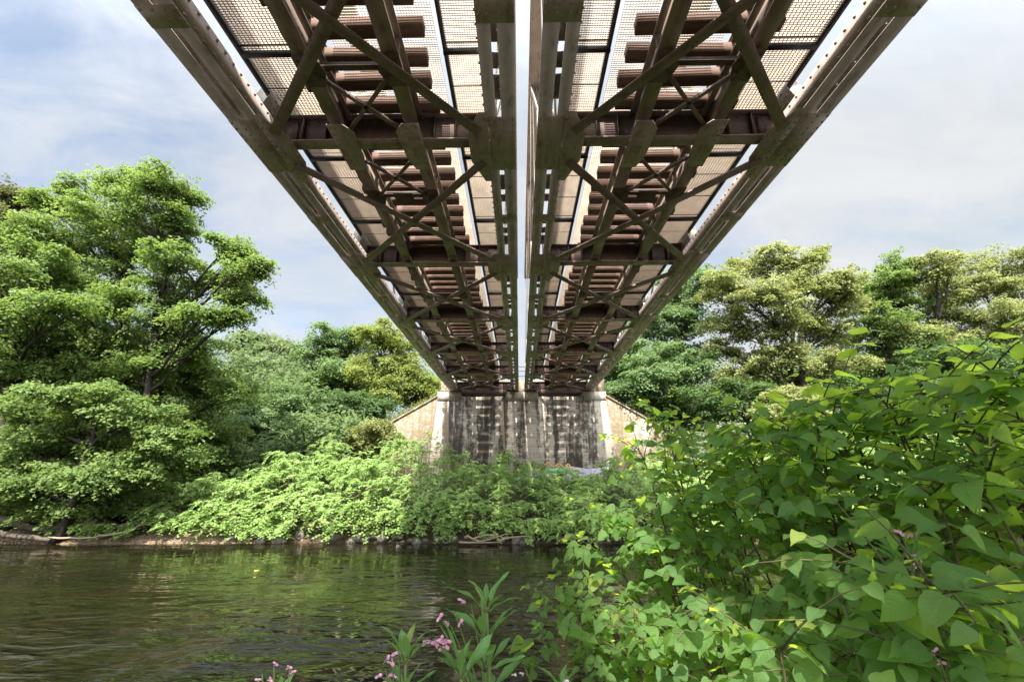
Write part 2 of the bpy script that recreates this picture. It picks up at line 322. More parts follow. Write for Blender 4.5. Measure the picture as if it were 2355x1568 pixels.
# ------------------------------------------------------------------ the two bridge spans
H = 10.0                                    # underside of the trusses above the river
Y0, PP = 8.36, 5.978                        # first node in view, panel length
NODES = [Y0+PP*k for k in range(-3, 6)]
YA, YB = NODES[0], NODES[-1]
UC = 3.22                                   # track centre, measured outwards from the gap
def span(side, label):
    mx = (lambda V: np.stack([XG+side*V[:, 0], V[:, 1], V[:, 2]], 1))
    root = thing('railway_bridge', (XG+side*3.17, (YA+YB)/2, H), label, 'railway bridge', 'two parallel railway bridge spans')
    def MBs(): return MB(mx)
    # ---- bottom chords: two built-up members with an open slit, battens and node plates
    for inner, base, sg in ((True, .54, -1), (False, 5.81, 1)):
        # sg points from the slit towards the outside of this truss
        b = MBs()
        def bx(a, c, *r): b.box(min(base+sg*a, base+sg*c), max(base+sg*a, base+sg*c), *r)
        bx(.03, .31, YA, YB, H, H+.022); bx(.03, .052, YA, YB, H+.022, H+.46); bx(.052, .20, YA, YB, H+.44, H+.46)
        bx(-.08, -.31, YA, YB, H, H+.022); bx(-.29, -.312, YA, YB, H+.022, H+.46); bx(-.13, -.29, YA, YB, H+.44, H+.46)
        for k, yn in enumerate(NODES):
            bx(-.31, .312, yn-.80, yn+.84, H-.016, H-.001)
            for yy in np.arange(yn-.74, yn+.8, .17):
                for a in (-.27, -.12, .08, .27): b.rivet((base+sg*a, yy, H-.016), (0, 0, -1))
            if k < len(NODES)-1:
                for q in ((2.8,) if k < 6 else (1.5, 2.8, 4.0)):
                    bx(-.31, .312, yn+q, yn+q+.38, H-.012, H-.001)
                    for a in (-.27, -.12, .08, .27):
                        for e in (.06, .22): b.rivet((base+sg*a, yn+q+e, H-.012), (0, 0, -1))
                # loose tie plates across the slit a little higher up
        for yy in np.arange(max(YA, 3), YB, .24):
            for zz_ in (.07, .39): b.rivet((base-sg*.312, yy, H+zz_), (-sg, 0, 0))
            b.rivet((base+sg*.03, yy+.1, H+.06), (-sg, 0, 0), .02, .014)
        ch = b.build('bottom_chord', MATS['chord_paint'], root)
        for k, yn in enumerate(NODES[:-1]):
            for q, ln in (((.95, .30), (1.42, .62), (2.25, .34), (3.25, .50), (3.95, .34), (4.42, .60)) if k > 1 else ((.86, 2.1), (2.99, 2.15))):  # out-of-view panels get longer plates, added to keep sun out of the slit
                tpm = MBs(); a0, a1 = base-sg*.289, base+sg*.029
                tpm.box(min(a0, a1), max(a0, a1), yn+q, yn+q+ln, H+.27, H+.285)
                for e in (.06, ln-.06): tpm.rivet((base-sg*.02, yn+q+e, H+.27), (0, 0, -1), .02, .015)
                tpm.build('tie_or_shade_plate', MATS['plate_paint'], ch)
        # lateral gusset plates at the nodes
        for yn in NODES[1:]:
            g = MBs(); e = base-sg*.312
            poly = [(e+sg*.06, yn-.95), (e-sg*.12, yn-.95), (e-sg*.40, yn-.35), (e-sg*.40, yn+.5), (e-sg*.12, yn+1.25), (e+sg*.06, yn+1.25)]
            g.prism(poly if sg < 0 else poly[::-1], H-.034, H-.0175)
            for yy in np.arange(yn-.8, yn+1.2, .19):
                g.rivet((e+sg*.02, yy, H-.034), (0, 0, -1)); g.rivet((e-sg*.08, yy, H-.034), (0, 0, -1))
            for yy in np.arange(yn-.3, yn+.5, .2): g.rivet((e-sg*.24, yy, H-.034), (0, 0, -1)); g.rivet((e-sg*.34, yy+.08, H-.034), (0, 0, -1))
            g.build('gusset_plate', MATS['chord_paint'], ch)
        # ---- truss above the chord
        ZT = H+7.6
        tcm = MBs(); tcm.box(base-.30, base+.30, NODES[1], NODES[-2], ZT, ZT+.45); tcm.build('top_chord', MATS['chord_paint'], root)
        for k, yn in enumerate(NODES):
            p = MBs()
            for a in (-.290, .030): p.vprism([(yn-.75, H+.46), (yn+.75, H+.46), (yn+.28, H+1.55), (yn-.28, H+1.55)], base+sg*a-.008, base+sg*a+.008)
            p.box(base-.29, base+.03, yn-.02, yn+.02, H+.1, H+.9)
            for yy in np.arange(yn-.5, yn+.55, .14):
                for zz_ in (.55, .72, .90, 1.1):
                    if abs(yy-yn) < .66-.42*(zz_-.46): p.rivet((base-sg*.298, yy, H+zz_), (-sg, 0, 0))
            if 0 < k < len(NODES)-1:
                for a in (-.13, .13): p.box(base+a-.012, base+a+.012, yn-.15, yn+.15, H+.5, ZT)
                for zz_ in np.arange(H+1.6, ZT-.3, .8): p.beam((base, yn-.13, zz_), (base, yn+.13, zz_+.5), .26, .02, (1, 0, 0))
            p.build('truss_post', MATS['plate_paint'], root)
            if k < len(NODES)-1:
                q = MBs(); ya, yb = yn, NODES[k+1]
                za, zb = (H+.5, ZT) if k == 0 else ((ZT, H+.5) if (k == len(NODES)-2 or k >= 4) else (H+.5, ZT))
                for a in (-.20, .20): q.beam((base+a, ya, za), (base+a, yb, zb), .03, .22)
                q.build('truss_diagonal', MATS['chord_paint'], root)
    # ---- cross beams
    for yn in NODES:
        b = MBs()
        b.box(.86, 5.48, yn-.012, yn+.012, H+.058, H+.70)
        b.box(.86, 5.48, yn-.14, yn+.14, H+.70, H+.722)
        for u in (1.55, 2.02, 4.42, 4.95): b.box(u-.008, u+.008, yn-.12, yn-.012, H+.058, H+.70)
        b.box(.86, 1.25, yn-.055, yn-.0125, H+.08, H+.62); b.box(5.09, 5.48, yn-.055, yn-.0125, H+.08, H+.62)
        for u in np.arange(.95, 5.45, .22): b.rivet((u, yn-.012, H+.11), (0, -1, 0)); b.rivet((u, yn-.012, H+.64), (0, -1, 0))
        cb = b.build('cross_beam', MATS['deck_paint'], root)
        f = MBs(); f.box(.90, 5.44, yn-.15, yn+.15, H+.036, H+.0575)
        for u in np.arange(1.0, 5.4, .30):
            for e in (-.1, .1): f.rivet((u, yn+e, H+.036), (0, 0, -1), .018, .013)
        f.build('bottom_flange', MATS['flange_paint'], cb)
    # ---- stringers between the cross beams
    for u in (UC-.79, UC+.79):
        b = MBs()
        for k in range(len(NODES)-1):
            ya, yb = NODES[k]+.015, NODES[k+1]-.015
            b.box(u-.009, u+.009, ya, yb, H+.17, H+.665); b.box(u-.14, u+.14, ya, yb, H+.665, H+.69)
            b.box(u-.15, u+.15, ya+.15, yb-.02, H+.148, H+.17)
            for q in (.33, .66): b.box(u-.12, u+.12, ya+q*PP-.01, ya+q*PP+.01, H+.17, H+.665)
            b.box(u-.16, u+.16, yb-.42, yb-.02, H+.13, H+.147)
            for yy in (yb-.36, yb-.22, yb-.08):
                for a in (-.11, .11): b.rivet((u+a, yy, H+.13), (0, 0, -1))
        b.build('stringer', MATS['flange_paint'], root)
    # gussets and small brake bracing around the first node in view
    yn = NODES[3]
    for u in (UC-.79, UC+.79):
        g = MBs(); s = 1 if u > UC else -1
        poly = [(u+s*.17, yn-.62), (u-s*.17, yn-.62), (u-s*.34, yn-.40), (u-s*.30, yn+.42), (u-s*.17, yn+.85), (u+s*.17, yn+.85)]
        g.prism(poly if s > 0 else poly[::-1], H+.014, H+.033)
        for yy in np.arange(yn-.52, yn+.8, .17):
            for a in (-.11, .02, .12): g.rivet((u+a, yy, H+.014), (0, 0, -1))
        g.build('gusset_plate', MATS['chord_paint'], root)
    for ya, yb in ((yn-1.68, yn-.3), (yn+.55, yn+2.0)):
        for d in (1, -1):
            b = MBs(); b.beam((UC-d*.62, ya, H+.09), (UC+d*.62, yb, H+.09), .085, .012); b.beam((UC-d*.62, ya, H+.135), (UC+d*.62, yb, H+.135), .012, .08)
            b.build('stringer_brace', MATS['brace_paint'], root)
    for k in range(1, len(NODES)-1):
        ym = NODES[k]+PP/2 if k not in (2, 3) else (yn-1.82 if k == 2 else yn+2.16)
        b = MBs(); b.box(UC-.78, UC+.78, ym-.06, ym+.06, H+.19, H+.205); b.box(UC-.78, UC+.78, ym-.006, ym+.006, H+.205, H+.33)
        if k > 2: b.box(UC-.25, UC+.25, ym-.2, ym+.2, H+.12, H+.135)
        for a in (-1, 1): b.prism([(UC+a*.95, ym-.35), (UC+a*.60, ym-.35), (UC+a*.48, ym), (UC+a*.60, ym+.35), (UC+a*.95, ym+.35)][::a], H+.115, H+.129)
        for a in (-1, 1):
            for e, f in ((-.24, .9), (-.1, .7), (.06, .66), (.22, .9), (-.1, .9), (.06, .9)): b.rivet((UC+a*f, ym+e, H+.115), (0, 0, -1))
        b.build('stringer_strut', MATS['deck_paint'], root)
    # ---- main lateral bracing, double angles with a standing leg
    for k in range(1, len(NODES)-1):
        ya, yb = NODES[k]+.55, NODES[k+1]-.45
        for d in (0, 1):
            ua, ub = (1.0, 5.34) if d else (5.34, 1.0)
            b = MBs(); z0 = H-.05 if d else H-.075
            b.beam((ua, ya, z0), (ub, yb, z0), .22, .016); b.beam((ua, ya, z0+.06), (ub, yb, z0+.06), .028, .10)
            L = math.hypot(ub-ua, yb-ya)
            for q in np.arange(.15, L, .35):
                f = q/L
                for e in (-.07, .07): b.rivet((ua+(ub-ua)*f+e*(yb-ya)/L, ya+(yb-ya)*f-e*(ub-ua)/L, z0-.008), (0, 0, -1), .017, .012)
            b.build('lateral_brace', MATS['brace_paint'], root)
    # ---- sleepers and rails
    ys = np.arange(YA+.3, YB, PP/10)
    first = None
    for y in ys:
        if first is None:
            b = MBs(); b.box(UC-1.30, UC+1.30, y-.12, y+.12, H+.70, H+.94); first = b.build('sleeper', MATS['sleeper_wood'], root)
            for e in (UC-.75, UC+.75): pass
        else:
            o = first.copy(); COL.objects.link(o); o.parent = root; o.location = first.location + Vector((.045*math.sin(y*7.3), y-ys[0]+.02*math.sin(y*3.1), 0)); o.rotation_euler = (0, 0, .012*math.sin(y*5.7))
    for u in (UC-.75, UC+.75):
        b = MBs(); b.box(u-.065, u+.065, YA, YB, H+.965, H+.98); b.box(u-.008, u+.008, YA, YB, H+.98, H+1.09); b.box(u-.036, u+.036, YA, YB, H+1.09, H+1.13)
        for y in ys: b.box(u-.16, u+.16, y-.08, y+.08, H+.9405, H+.964)
        b.build('rail', MATS['rail_steel'], root)
    # ---- steel gratings: real bars
    def grating(u0, u1, z, pitch=.05, hgt_=.042, px_=.05, frame=True, step=None, seams=1.0):
        b = MBs(); yy = np.arange(YA+.1, YB, pitch); n = len(yy)
        V = np.empty((n, 8, 3)); t2 = .0028
        for i, (a, e, zz_) in enumerate([(u0, -t2, z), (u0, t2, z), (u1, t2, z), (u1, -t2, z), (u0, -t2, z+hgt_), (u0, t2, z+hgt_), (u1, t2, z+hgt_), (u1, -t2, z+hgt_)]):
            V[:, i, 0] = a; V[:, i, 1] = yy+e; V[:, i, 2] = zz_
        Fq = np.array([(0,1,2,3),(7,6,5,4),(0,3,7,4),(1,5,6,2)])
        b.add(V.reshape(-1, 3), (np.arange(n)[:, None, None]*8+Fq).reshape(-1, 4).tolist())
        for u in np.arange(u0, u1+.001, px_): b.box(u-.0025, u+.0025, YA+.1, YB, z+.004, z+hgt_-.002)
        o = b.build('walkway_grating' if frame else 'track_grating', MATS['grating_steel'], root)
        return o
    def frame_of(o, u0, u1, z, edge_u, edge_s, seam):
        b = MBs()
        b.box(min(edge_u, edge_u+edge_s*.07), max(edge_u, edge_u+edge_s*.07), YA, YB, z-.09, z+.06)
        i = 0
        for y in np.arange(YA+1.0, YB, seam):
            b.box(u0, u1, y-.008, y+.008, z-.012, z-.001)
            if i % 3 == 0: b.box(u0-.02, u1+.02, y+.10, y+.17, z-.13, z-.0125)
            i += 1
        b.build('walkway_frame', MATS['edge_paint'], o)
    zt = H+.99
    grating(UC-.66, UC+.52, H+.965, .052, .020, .052, False)                  # between the rails, a gap left by one rail
    grating(UC-1.50, UC-.86, H+.965, .048, .030, .050, False)                 # sleeper ends, gap side
    o = grating(.80, UC-1.62, zt, .046, .043, .046); frame_of(o, .80, UC-1.62, zt, UC-1.60, -1, 1.02)
    o = grating(UC+1.25, 5.55, zt, .046, .052, .075); frame_of(o, UC+1.25, 5.55, zt, 5.62, -1, 1.02)
    # long kerb beside the outer rail
    b = MBs(); b.box(UC+1.02, UC+1.26, YA, YB, H+.72, H+.96); b.build('walkway_bearer', MATS['deck_paint'], root)
    # bearings on the abutment
    for u in (.54, 5.81):
        b = MBs(); b.box(u-.34, u+.34, YB-.05, YB+.5, H-.14, H-.02); b.box(u-.42, u+.42, YB-.12, YB+.58, H-.235, H-.14); b.build('bearing_shoe', MATS['deck_paint'], root)
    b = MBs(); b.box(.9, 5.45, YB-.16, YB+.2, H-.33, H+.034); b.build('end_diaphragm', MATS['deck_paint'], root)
    return root
span(-1, 'brown riveted steel railway span overhead to the left of the sky gap')
br = span(1, 'brown riveted steel railway span overhead to the right of the sky gap')
b = MB(); b.tube(curve(P(1225, 790+28, 36), P(1240, 790+34, 36), P(1237, 806, 36), 8), .02, 5); b.build('cable', MATS['cable_white'], br)

# ------------------------------------------------------------------ abutment with wings
AY = YB-.55                                  # face of the abutment
ab = thing('bridge_abutment', (XG, AY+1, 2.5), 'stained concrete abutment carrying the far ends of both bridge spans', 'abutment')
b = MB(); zt, zb = H-.62, 2.0
b.hexa([(XG-7.75, AY-.35, zb), (XG-7.6, AY+2.2, zb), (XG+7.6, AY+2.2, zb), (XG+7.75, AY-.35, zb), (XG-6.95, AY, zt), (XG-6.95, AY+2.2, zt), (XG+6.95, AY+2.2, zt), (XG+6.95, AY, zt)])
b.build('wall_face', MATS['abutment_concrete'], ab)
b = MB(); b.box(XG-7.0, XG+7.0, AY+1.25, AY+2.1, zt+.002, H+1.0); b.box(XG+6.45, XG+7.05, AY+.6, AY+2.15, zt+.003, H+1.9); b.build('back_wall', MATS['wing_concrete'], ab)
for u0, u1 in ((-7.0, -5.15), (-1.30, 1.35), (5.15, 7.0)):
    b = MB(); b.box(XG+u0, XG+u1, AY-.07, AY+1.2, H-.95 if u0 != -1.30 else H-.98, H-.236); b.build('bearing_block', MATS['block_concrete'], ab)
for s, x1, z1 in ((-1, 16.5, 4.3), (1, 17.5, 3.6)):
    A = np.array([XG+s*6.95, AY+.25]); B = np.array([XG+s*x1, AY+1.6]); nrm = np.array([s*.13, -.99])*.0
    b = MB(); tx = np.array([0, .6])
    zA = H-.55
    b.hexa([(A[0], A[1]-.25, 1.5), (A[0], A[1]+.8, 1.5), (B[0], B[1]+.8, 1.5), (B[0], B[1]-.1, 1.5), (A[0], A[1], zA), (A[0], A[1]+.7, zA), (B[0], B[1]+.7, z1), (B[0], B[1], z1)])
    b.build('wing_wall', MATS['wing_concrete'], ab)
    b = MB(); b.hexa([(A[0], A[1]-.1, zA+.003), (A[0], A[1]+.8, zA+.003), (B[0], B[1]+.8, z1+.003), (B[0], B[1]-.1, z1+.003), (A[0], A[1]-.1, zA+.17), (A[0], A[1]+.8, zA+.17), (B[0], B[1]+.8, z1+.17), (B[0], B[1]-.1, z1+.17)])
    b.build('wing_coping', MATS['wing_concrete'], ab)
# graffiti low on the face
def face_y(z): return AY-.35+(z-zb)/(zt-zb)*.35
def facept(px, py):
    p = P(px, py, AY-.2); p[1] = face_y(p[2]); return p
b = MB(); pts = [(1196, 1084), (1222, 1076), (1262, 1078), (1300, 1070), (1352, 1078), (1398, 1072), (1402, 1110), (1190, 1110)]
V = [facept(*q)-np.array([0, .006, 0]) for q in pts]+[facept(*q)+np.array([0, .05, 0]) for q in pts]; n = len(pts)
b.add(V, [tuple(range(n)), tuple(range(n, 2*n))[::-1]]+[(i, i+n, (i+1) % n+n, (i+1) % n) for i in range(n)])
gf = b.build('graffiti', MATS['graffiti_fill'], ab)
for mname, zig in (('graffiti_line', [(1232, 1088), (1248, 1070), (1262, 1064), (1270, 1076), (1284, 1066), (1296, 1074), (1306, 1066), (1316, 1080), (1334, 1086)]), ('graffiti_green', [(1236, 1094), (1258, 1080), (1280, 1084), (1300, 1080), (1322, 1092)])):
    b = MB()
    for q0, q1 in zip(zig[:-1], zig[1:]): b.beam(facept(*q0)-np.array([0, .012, 0]), facept(*q1)-np.array([0, .012, 0]), .01, .11 if 'line' in mname else .3)
    b.build('graffiti_outline' if 'line' in mname else 'graffiti_letter', MATS[mname], gf)
hr = thing('hand_railing', (XG, AY+1.6, H+1.0), 'dark pipe railing crossing the sky gap on the abutment', 'railing')
for z in (1.05, 1.45, 1.9, 2.3):
    b = MB(); b.tube([(XG-1.2, AY+1.6, H+z), (XG+1.2, AY+1.6, H+z)], .03, 6); b.build('rail_bar', MATS['edge_paint'], hr)
for u in (-1.15, 1.15):
    b = MB(); b.tube([(XG+u, AY+1.6, H+1.0), (XG+u, AY+1.6, H+2.32)], .035, 6); b.build('post', MATS['edge_paint'], hr)

# ------------------------------------------------------------------ foliage generators
def leafquads(pos, nrm, size, rng, ratio=.62, axis=None):
    """pos (n,3), nrm (n,3): one kite-shaped leaf each"""
    n = len(pos); nrm = nrm/(np.linalg.norm(nrm, axis=1)[:, None]+1e-9)
    a = rng.normal(size=(n, 3)) if axis is None else axis+rng.normal(size=(n, 3))*.35
    u = a-nrm*(a*nrm).sum(1)[:, None]; u /= np.linalg.norm(u, axis=1)[:, None]+1e-9
    v = np.cross(nrm, u); s = (size*(.65+.7*rng.random(n)))[:, None] if np.ndim(size) == 0 else size[:, None]
    V = np.stack([pos-u*s*.5, pos+v*s*ratio*.5-u*s*.08-nrm*s*.06, pos+u*s*.5-nrm*s*.12, pos-v*s*ratio*.5-u*s*.08-nrm*s*.06], 1).reshape(-1, 3)
    F = np.arange(n*4).reshape(n, 4); return V, F
def clumps(centers, cr, per, size, rng, spread=.5, droop=.35, flat=.22, outw=None, up=1.0, hang=False):
    """flattened leafy sprays round each centre"""
    n = len(centers); cr = np.broadcast_to(cr, (n,))*(.6+.8*rng.random(n))
    ctr = np.repeat(centers, per, 0); r = np.repeat(cr, per)
    th = rng.random(n*per)*2*math.pi; rr = np.sqrt(rng.random(n*per))*r
    tl = np.repeat(rng.normal(size=(n, 3))*.28, per, 0)
    off = np.stack([rr*np.cos(th), rr*np.sin(th), rng.normal(size=n*per)*flat*r-droop*rr*rr/r], 1)
    off[:, 2] += (off*tl).sum(1)
    nr = np.stack([np.cos(th)*.35*rr/r, np.sin(th)*.35*rr/r, np.full(n*per, up)], 1)+rng.normal(size=(n*per, 3))*spread
    if outw is not None: nr += np.repeat(outw, per, 0)
    ax = None
    if hang:
        ax = off*np.array([1, 1, 0])/r[:, None]+np.array([0, -.35, -.75]); nr += np.array([0, -.55, 0])
    V, F = leafquads(ctr+off, nr, size, rng, .74 if hang else .62, ax)
    tint = np.clip(np.repeat(rng.random(n), per)*.55+rng.random(n*per)*.45, 0, 1)
    return V, F, tint
def tree(name, label, cat, Y, lobes, trunk_px, leaf, group=None, n=9, per=60, cr=.62, size=.17, tr=.22, seed=1, dens=1.0, spread=.45, droop=.42, flat=.15, bark='bark', stems=1, up=1.0, crown='crown', hang=False):
    rng = np.random.default_rng(seed)
    L = []
    for (px, py, rx, ry, *dy) in lobes:
        yy = Y+(dy[0] if dy else rng.normal()*1.0); c = P(px, py, yy); k = depth(yy, c[2])/FPX
        L.append((c, np.array([rx*k, .5*(rx+ry)*k*1.1, ry*k])))
    nl = len(L); par = list(range(nl))
    if crown == 'crown':
        for li in range(nl):
            c, r = L[li]
            for _ in range(5):
                d = rng.normal(size=3); d /= np.linalg.norm(d); d[2] *= .8
                L.append((c+d*r*(.75+.6*rng.random()), r*np.array([.46, .46, .30])*(.55+.75*rng.random()))); par.append(li)
    C = []; O = []; own = []
    for li, (c, r) in enumerate(L):
        m = max(6, int(n*dens*r[0]*r[2]/(cr*cr)*.95*(.72 if crown == 'crown' else 1)))
        d = rng.normal(size=(m, 3)); d /= np.linalg.norm(d, axis=1)[:, None]
        q = d*(rng.random(m)**.42)[:, None]*(.72+.62*rng.random(m)**1.5)[:, None]
        C.append(c+q*r); O.append(d*np.array([.5, .5, .15])); own += [par[li]]*m
    C = np.concatenate(C); O = np.concatenate(O); own = np.array(own)
    keep = C[:, 2] > gh(C[:, 0], C[:, 1])+.15; C, O, own = C[keep], O[keep], own[keep]
    V, F, tint = clumps(C, cr*1.08, int(per*1.35), size*1.1, rng, spread, droop, flat, O, up, hang)
    low = V[:, 2] < gh(V[:, 0], V[:, 1])+.02; V[low, 2] = gh(V[low, 0], V[low, 1])+.02
    low = V[:, 2] < .03; V[low, 2] = .03+rng.random(low.sum())*.05
    tx = P(trunk_px, 1100, Y); bx_, by_ = tx[0], Y; bz = float(gh(bx_, by_)); base = np.array([bx_, by_, bz])
    root = thing(name, base, label, cat, group)
    npmesh(crown, V, F, MATS[leaf], root, tint=tint)
    b = MB(); top = max(L[:nl], key=lambda q: q[0][2]); tp = top[0]-np.array([0, 0, top[1][2]*.3])
    for s in range(stems):
        o = np.array([rng.normal()*.3*s, rng.normal()*.3*s, 0]); mid = (base+tp)/2+rng.normal(size=3)*np.array([.5, .5, 0])+o*2
        tk = curve(base+o-np.array([0, 0, .3]), mid, tp+o*.5, 10); tk[1:-1] += rng.normal(size=(8, 3))*.05*tr*8
        b.tube(tk, np.linspace(tr, tr*.28, 10), 8)
    for li, (c, r) in enumerate(L[:nl]):
        f = np.clip((c[2]-base[2])/(tp[2]-base[2]+.01)*.72, .12, .9); i = f*9; i0 = int(i); a = tk[i0]+(tk[min(i0+1, 9)]-tk[i0])*(i-i0)
        lim = curve(a, (a+c)/2+np.array([0, 0, -.1*np.linalg.norm(c-a)])+rng.normal(size=3)*.2, c, 8); lim[1:-1] += rng.normal(size=(6, 3))*.06
        b.tube(lim, np.linspace(tr*.45, tr*.15, 8), 6)
        mine = C[own == li]; sel = mine[rng.permutation(len(mine))[:max(4, len(mine)//3)]]
        for e in sel:
            j = rng.integers(3, 8); tw = curve(lim[j], (lim[j]+e)/2+rng.normal(size=3)*.12, e, 4); b.tube(tw, np.linspace(tr*.13, tr*.04, 4), 4)
    b.build('trunk', MATS[bark], root, smooth=True)
    return root
GL, GR = 'trees on the left of the far bank', 'trees on the right of the far bank'
tree('alder_tree', 'tall layered green tree left of the bridge, left of its twin trunks', 'tree', 26, [(265,425,62,34),(330,418,40,26),(180,475,75,30),(120,462,28,14),(260,500,95,32),(150,545,90,34),(270,575,90,34),(200,630,100,34),(120,660,80,30),(270,690,85,34),(180,740,100,36),(230,790,100,34),(160,835,90,34),(280,840,70,30)], 290, 'leaf_alder', GL, 9, 60, .62, .17, .26, 11)
tree('alder_tree', 'tall green tree with a lone branch reaching right towards the bridge', 'tree', 24, [(375,420,58,26),(425,440,38,18),(360,470,70,28),(420,505,40,24),(350,535,80,28),(400,590,62,30),(530,560,44,20),(565,612,46,24),(545,590,26,18),(500,640,52,26),(550,680,34,18),(400,660,70,30),(470,715,66,20),(360,725,80,32),(540,725,30,12),(390,785,80,32),(330,835,80,34),(450,800,60,28)], 345, 'leaf_alder', GL, 9, 60, .58, .16, .24, 12)
tree('forest_tree', 'olive brown tree rising behind at the far left of the photo', 'tree', 36, [(25,455,44,36),(10,520,60,44),(50,505,30,30),(-30,600,70,60)], 10, 'leaf_olive', GL, 8, 60, .8, .24, .3, 13)
tree('broad_tree', 'broad bright green tree filling the left edge beside the twin trunks', 'tree', 24, [(50,550,80,40),(110,600,70,34),(20,640,110,44),(110,690,90,36),(30,740,110,44),(110,790,110,40),(10,840,110,46),(150,850,90,36)], 50, 'leaf_alder', GL, 9, 60, .62, .17, .26, 14)
tree('riverside_tree', 'low spreading tree overhanging the river above the fallen logs', 'tree', 22.6, [(220,905,95,32),(300,950,90,36),(190,990,110,40),(90,940,90,40),(320,1030,80,34),(110,1050,110,40),(240,1080,100,34),(30,1010,90,50),(60,1110,100,36),(260,1000,90,40),(150,930,80,36),(380,1000,60,30),(40,1060,80,36),(150,1110,80,30),(390,1070,60,26),(40,1150,80,34),(150,1165,80,26),(270,1150,70,30),(200,1140,90,28),(330,1090,60,26)], 150, 'leaf_alder', GL, 9, 64, .5, .15, .2, 15)
tree('forest_tree', 'mid green tree between the twin trunks and the pale willow', 'tree', 29, [(420,790,80,36),(340,790,70,36),(460,850,70,40),(370,870,100,44),(480,920,60,40),(400,950,90,44),(500,990,70,36),(420,1030,90,36),(540,900,40,30)], 390, 'leaf_alder', GL, 9, 60, .66, .18, .22, 16)
tree('willow_tree', 'pale silvery willow in the distance left of the bridge', 'tree', 58, [(570,790,52,32),(620,785,44,28),(665,830,44,40),(590,850,80,44),(660,890,70,44),(560,910,60,44)], 610, 'leaf_willow', GL, 8, 60, 1.1, .34, .3, 17)
tree('oak_tree', 'rounded green tree between the pale willow and the acacia', 'tree', 50, [(760,770,50,28),(735,810,50,36),(805,790,44,30),(770,850,80,40),(720,880,50,40),(820,870,50,36)], 770, 'leaf_maple', GL, 9, 60, .9, .26, .3, 18)
tree('acacia_tree', 'yellow green feathery tree beside the left edge of the bridge', 'tree', 46, [(870,765,50,28),(905,790,44,34),(940,840,40,34),(870,840,60,44),(960,880,40,34),(900,890,60,36),(985,895,26,24)], 890, 'leaf_acacia', GL, 9, 64, .8, .22, .26, 19)
tree('maple_tree', 'shaded green maple under the willow and dark tree', 'tree', 36, [(600,950,70,40),(680,940,70,44),(600,1010,70,30),(690,1000,80,36),(560,1000,50,40)], 640, 'leaf_maple', GL, 9, 60, .62, .19, .18, 20)
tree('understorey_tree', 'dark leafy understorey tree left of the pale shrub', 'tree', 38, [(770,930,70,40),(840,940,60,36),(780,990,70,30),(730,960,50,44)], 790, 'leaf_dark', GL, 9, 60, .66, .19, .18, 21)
tree('pale_shrub', 'pale yellow green shrub growing against the left wing wall', 'shrub', 34.5, [(870,985,50,26),(830,1005,50,30),(900,1010,36,26),(850,1030,60,20)], 860, 'leaf_shrub', None, 9, 60, .42, .13, .06, 22, crown='foliage')
tree('ash_tree', 'blue green tree partly hidden behind the right bridge edge', 'tree', 48, [(1560,660,44,40),(1500,730,50,46),(1580,730,50,50),(1440,800,50,44),(1540,800,60,40),(1620,640,30,30),(1420,860,40,36)], 1530, 'leaf_maple', GR, 9, 60, .85, .25, .26, 23)
tree('maple_tree', 'light green maple in front of the dark wood right of the abutment', 'tree', 40, [(1500,820,60,26),(1555,860,60,36),(1480,870,56,32),(1590,830,40,28),(1520,910,60,34),(1440,900,40,30)], 1520, 'leaf_maple', GR, 9, 64, .62, .19, .2, 24)
tree('lime_tree', 'largest round lime tree with yellow blossom right of the bridge', 'tree', 38, [(1740,605,70,32),(1835,598,54,28),(1680,660,56,40),(1760,670,80,40),(1860,655,70,38),(1930,690,50,40),(1680,740,46,36),(1780,740,70,34),(1900,760,60,40),(1655,800,34,24),(1945,640,36,30),(1920,830,50,26),(1740,835,60,34),(1800,800,50,26),(1850,860,60,30),(1690,860,50,30)], 1855, 'leaf_lime', GR, 9, 62, .66, .19, .3, 25, stems=2)
tree('lime_tree', 'slim blossoming lime tree right of the slender alder', 'tree', 41, [(2150,600,44,30),(2190,600,40,28),(2130,660,50,34),(2200,670,50,36),(2160,720,70,36),(2120,770,64,34),(2185,790,70,40)], 2180, 'leaf_lime', GR, 8, 60, .66, .19, .22, 26, .8)
tree('lime_tree', 'blossoming lime tree at the right edge with an open lower crown', 'tree', 40, [(2290,605,56,32),(2340,650,50,40),(2255,660,40,30),(2310,720,70,36),(2250,760,60,36),(2330,780,70,36),(2380,700,60,60)], 2300, 'leaf_lime', GR, 8, 60, .66, .19, .22, 27, .8)
tree('alder_tree', 'slender dark topped alder between the round lime and the slim lime', 'tree', 42, [(2052,600,22,24),(2020,650,50,34),(2060,700,54,40),(2010,750,64,46),(2090,780,64,44),(2020,820,70,44),(1985,690,40,40),(2070,640,44,36),(2095,840,50,40)], 2015, 'leaf_alder', GR, 9, 60, .62, .18, .2, 28)
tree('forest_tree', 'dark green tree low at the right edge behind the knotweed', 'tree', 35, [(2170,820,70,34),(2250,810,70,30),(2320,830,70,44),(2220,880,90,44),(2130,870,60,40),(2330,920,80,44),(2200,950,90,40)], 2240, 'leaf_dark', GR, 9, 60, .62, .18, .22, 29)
tree('lime_sapling', 'drooping pale lime branch low before the dark wood', 'tree', 31, [(1790,905,44,18),(1860,910,50,22),(1830,940,60,22),(1780,945,30,16)], 1850, 'leaf_lime', GR, 10, 60, .42, .14, .1, 30)
tree('elder_bush', 'white flowering elder bush beside the right wing wall', 'shrub', 30, [(1665,985,40,18),(1640,1010,50,22),(1690,1015,40,24),(1610,1040,40,20)], 1650, 'leaf_elder', None, 9, 60, .4, .13, .06, 31, crown='foliage')
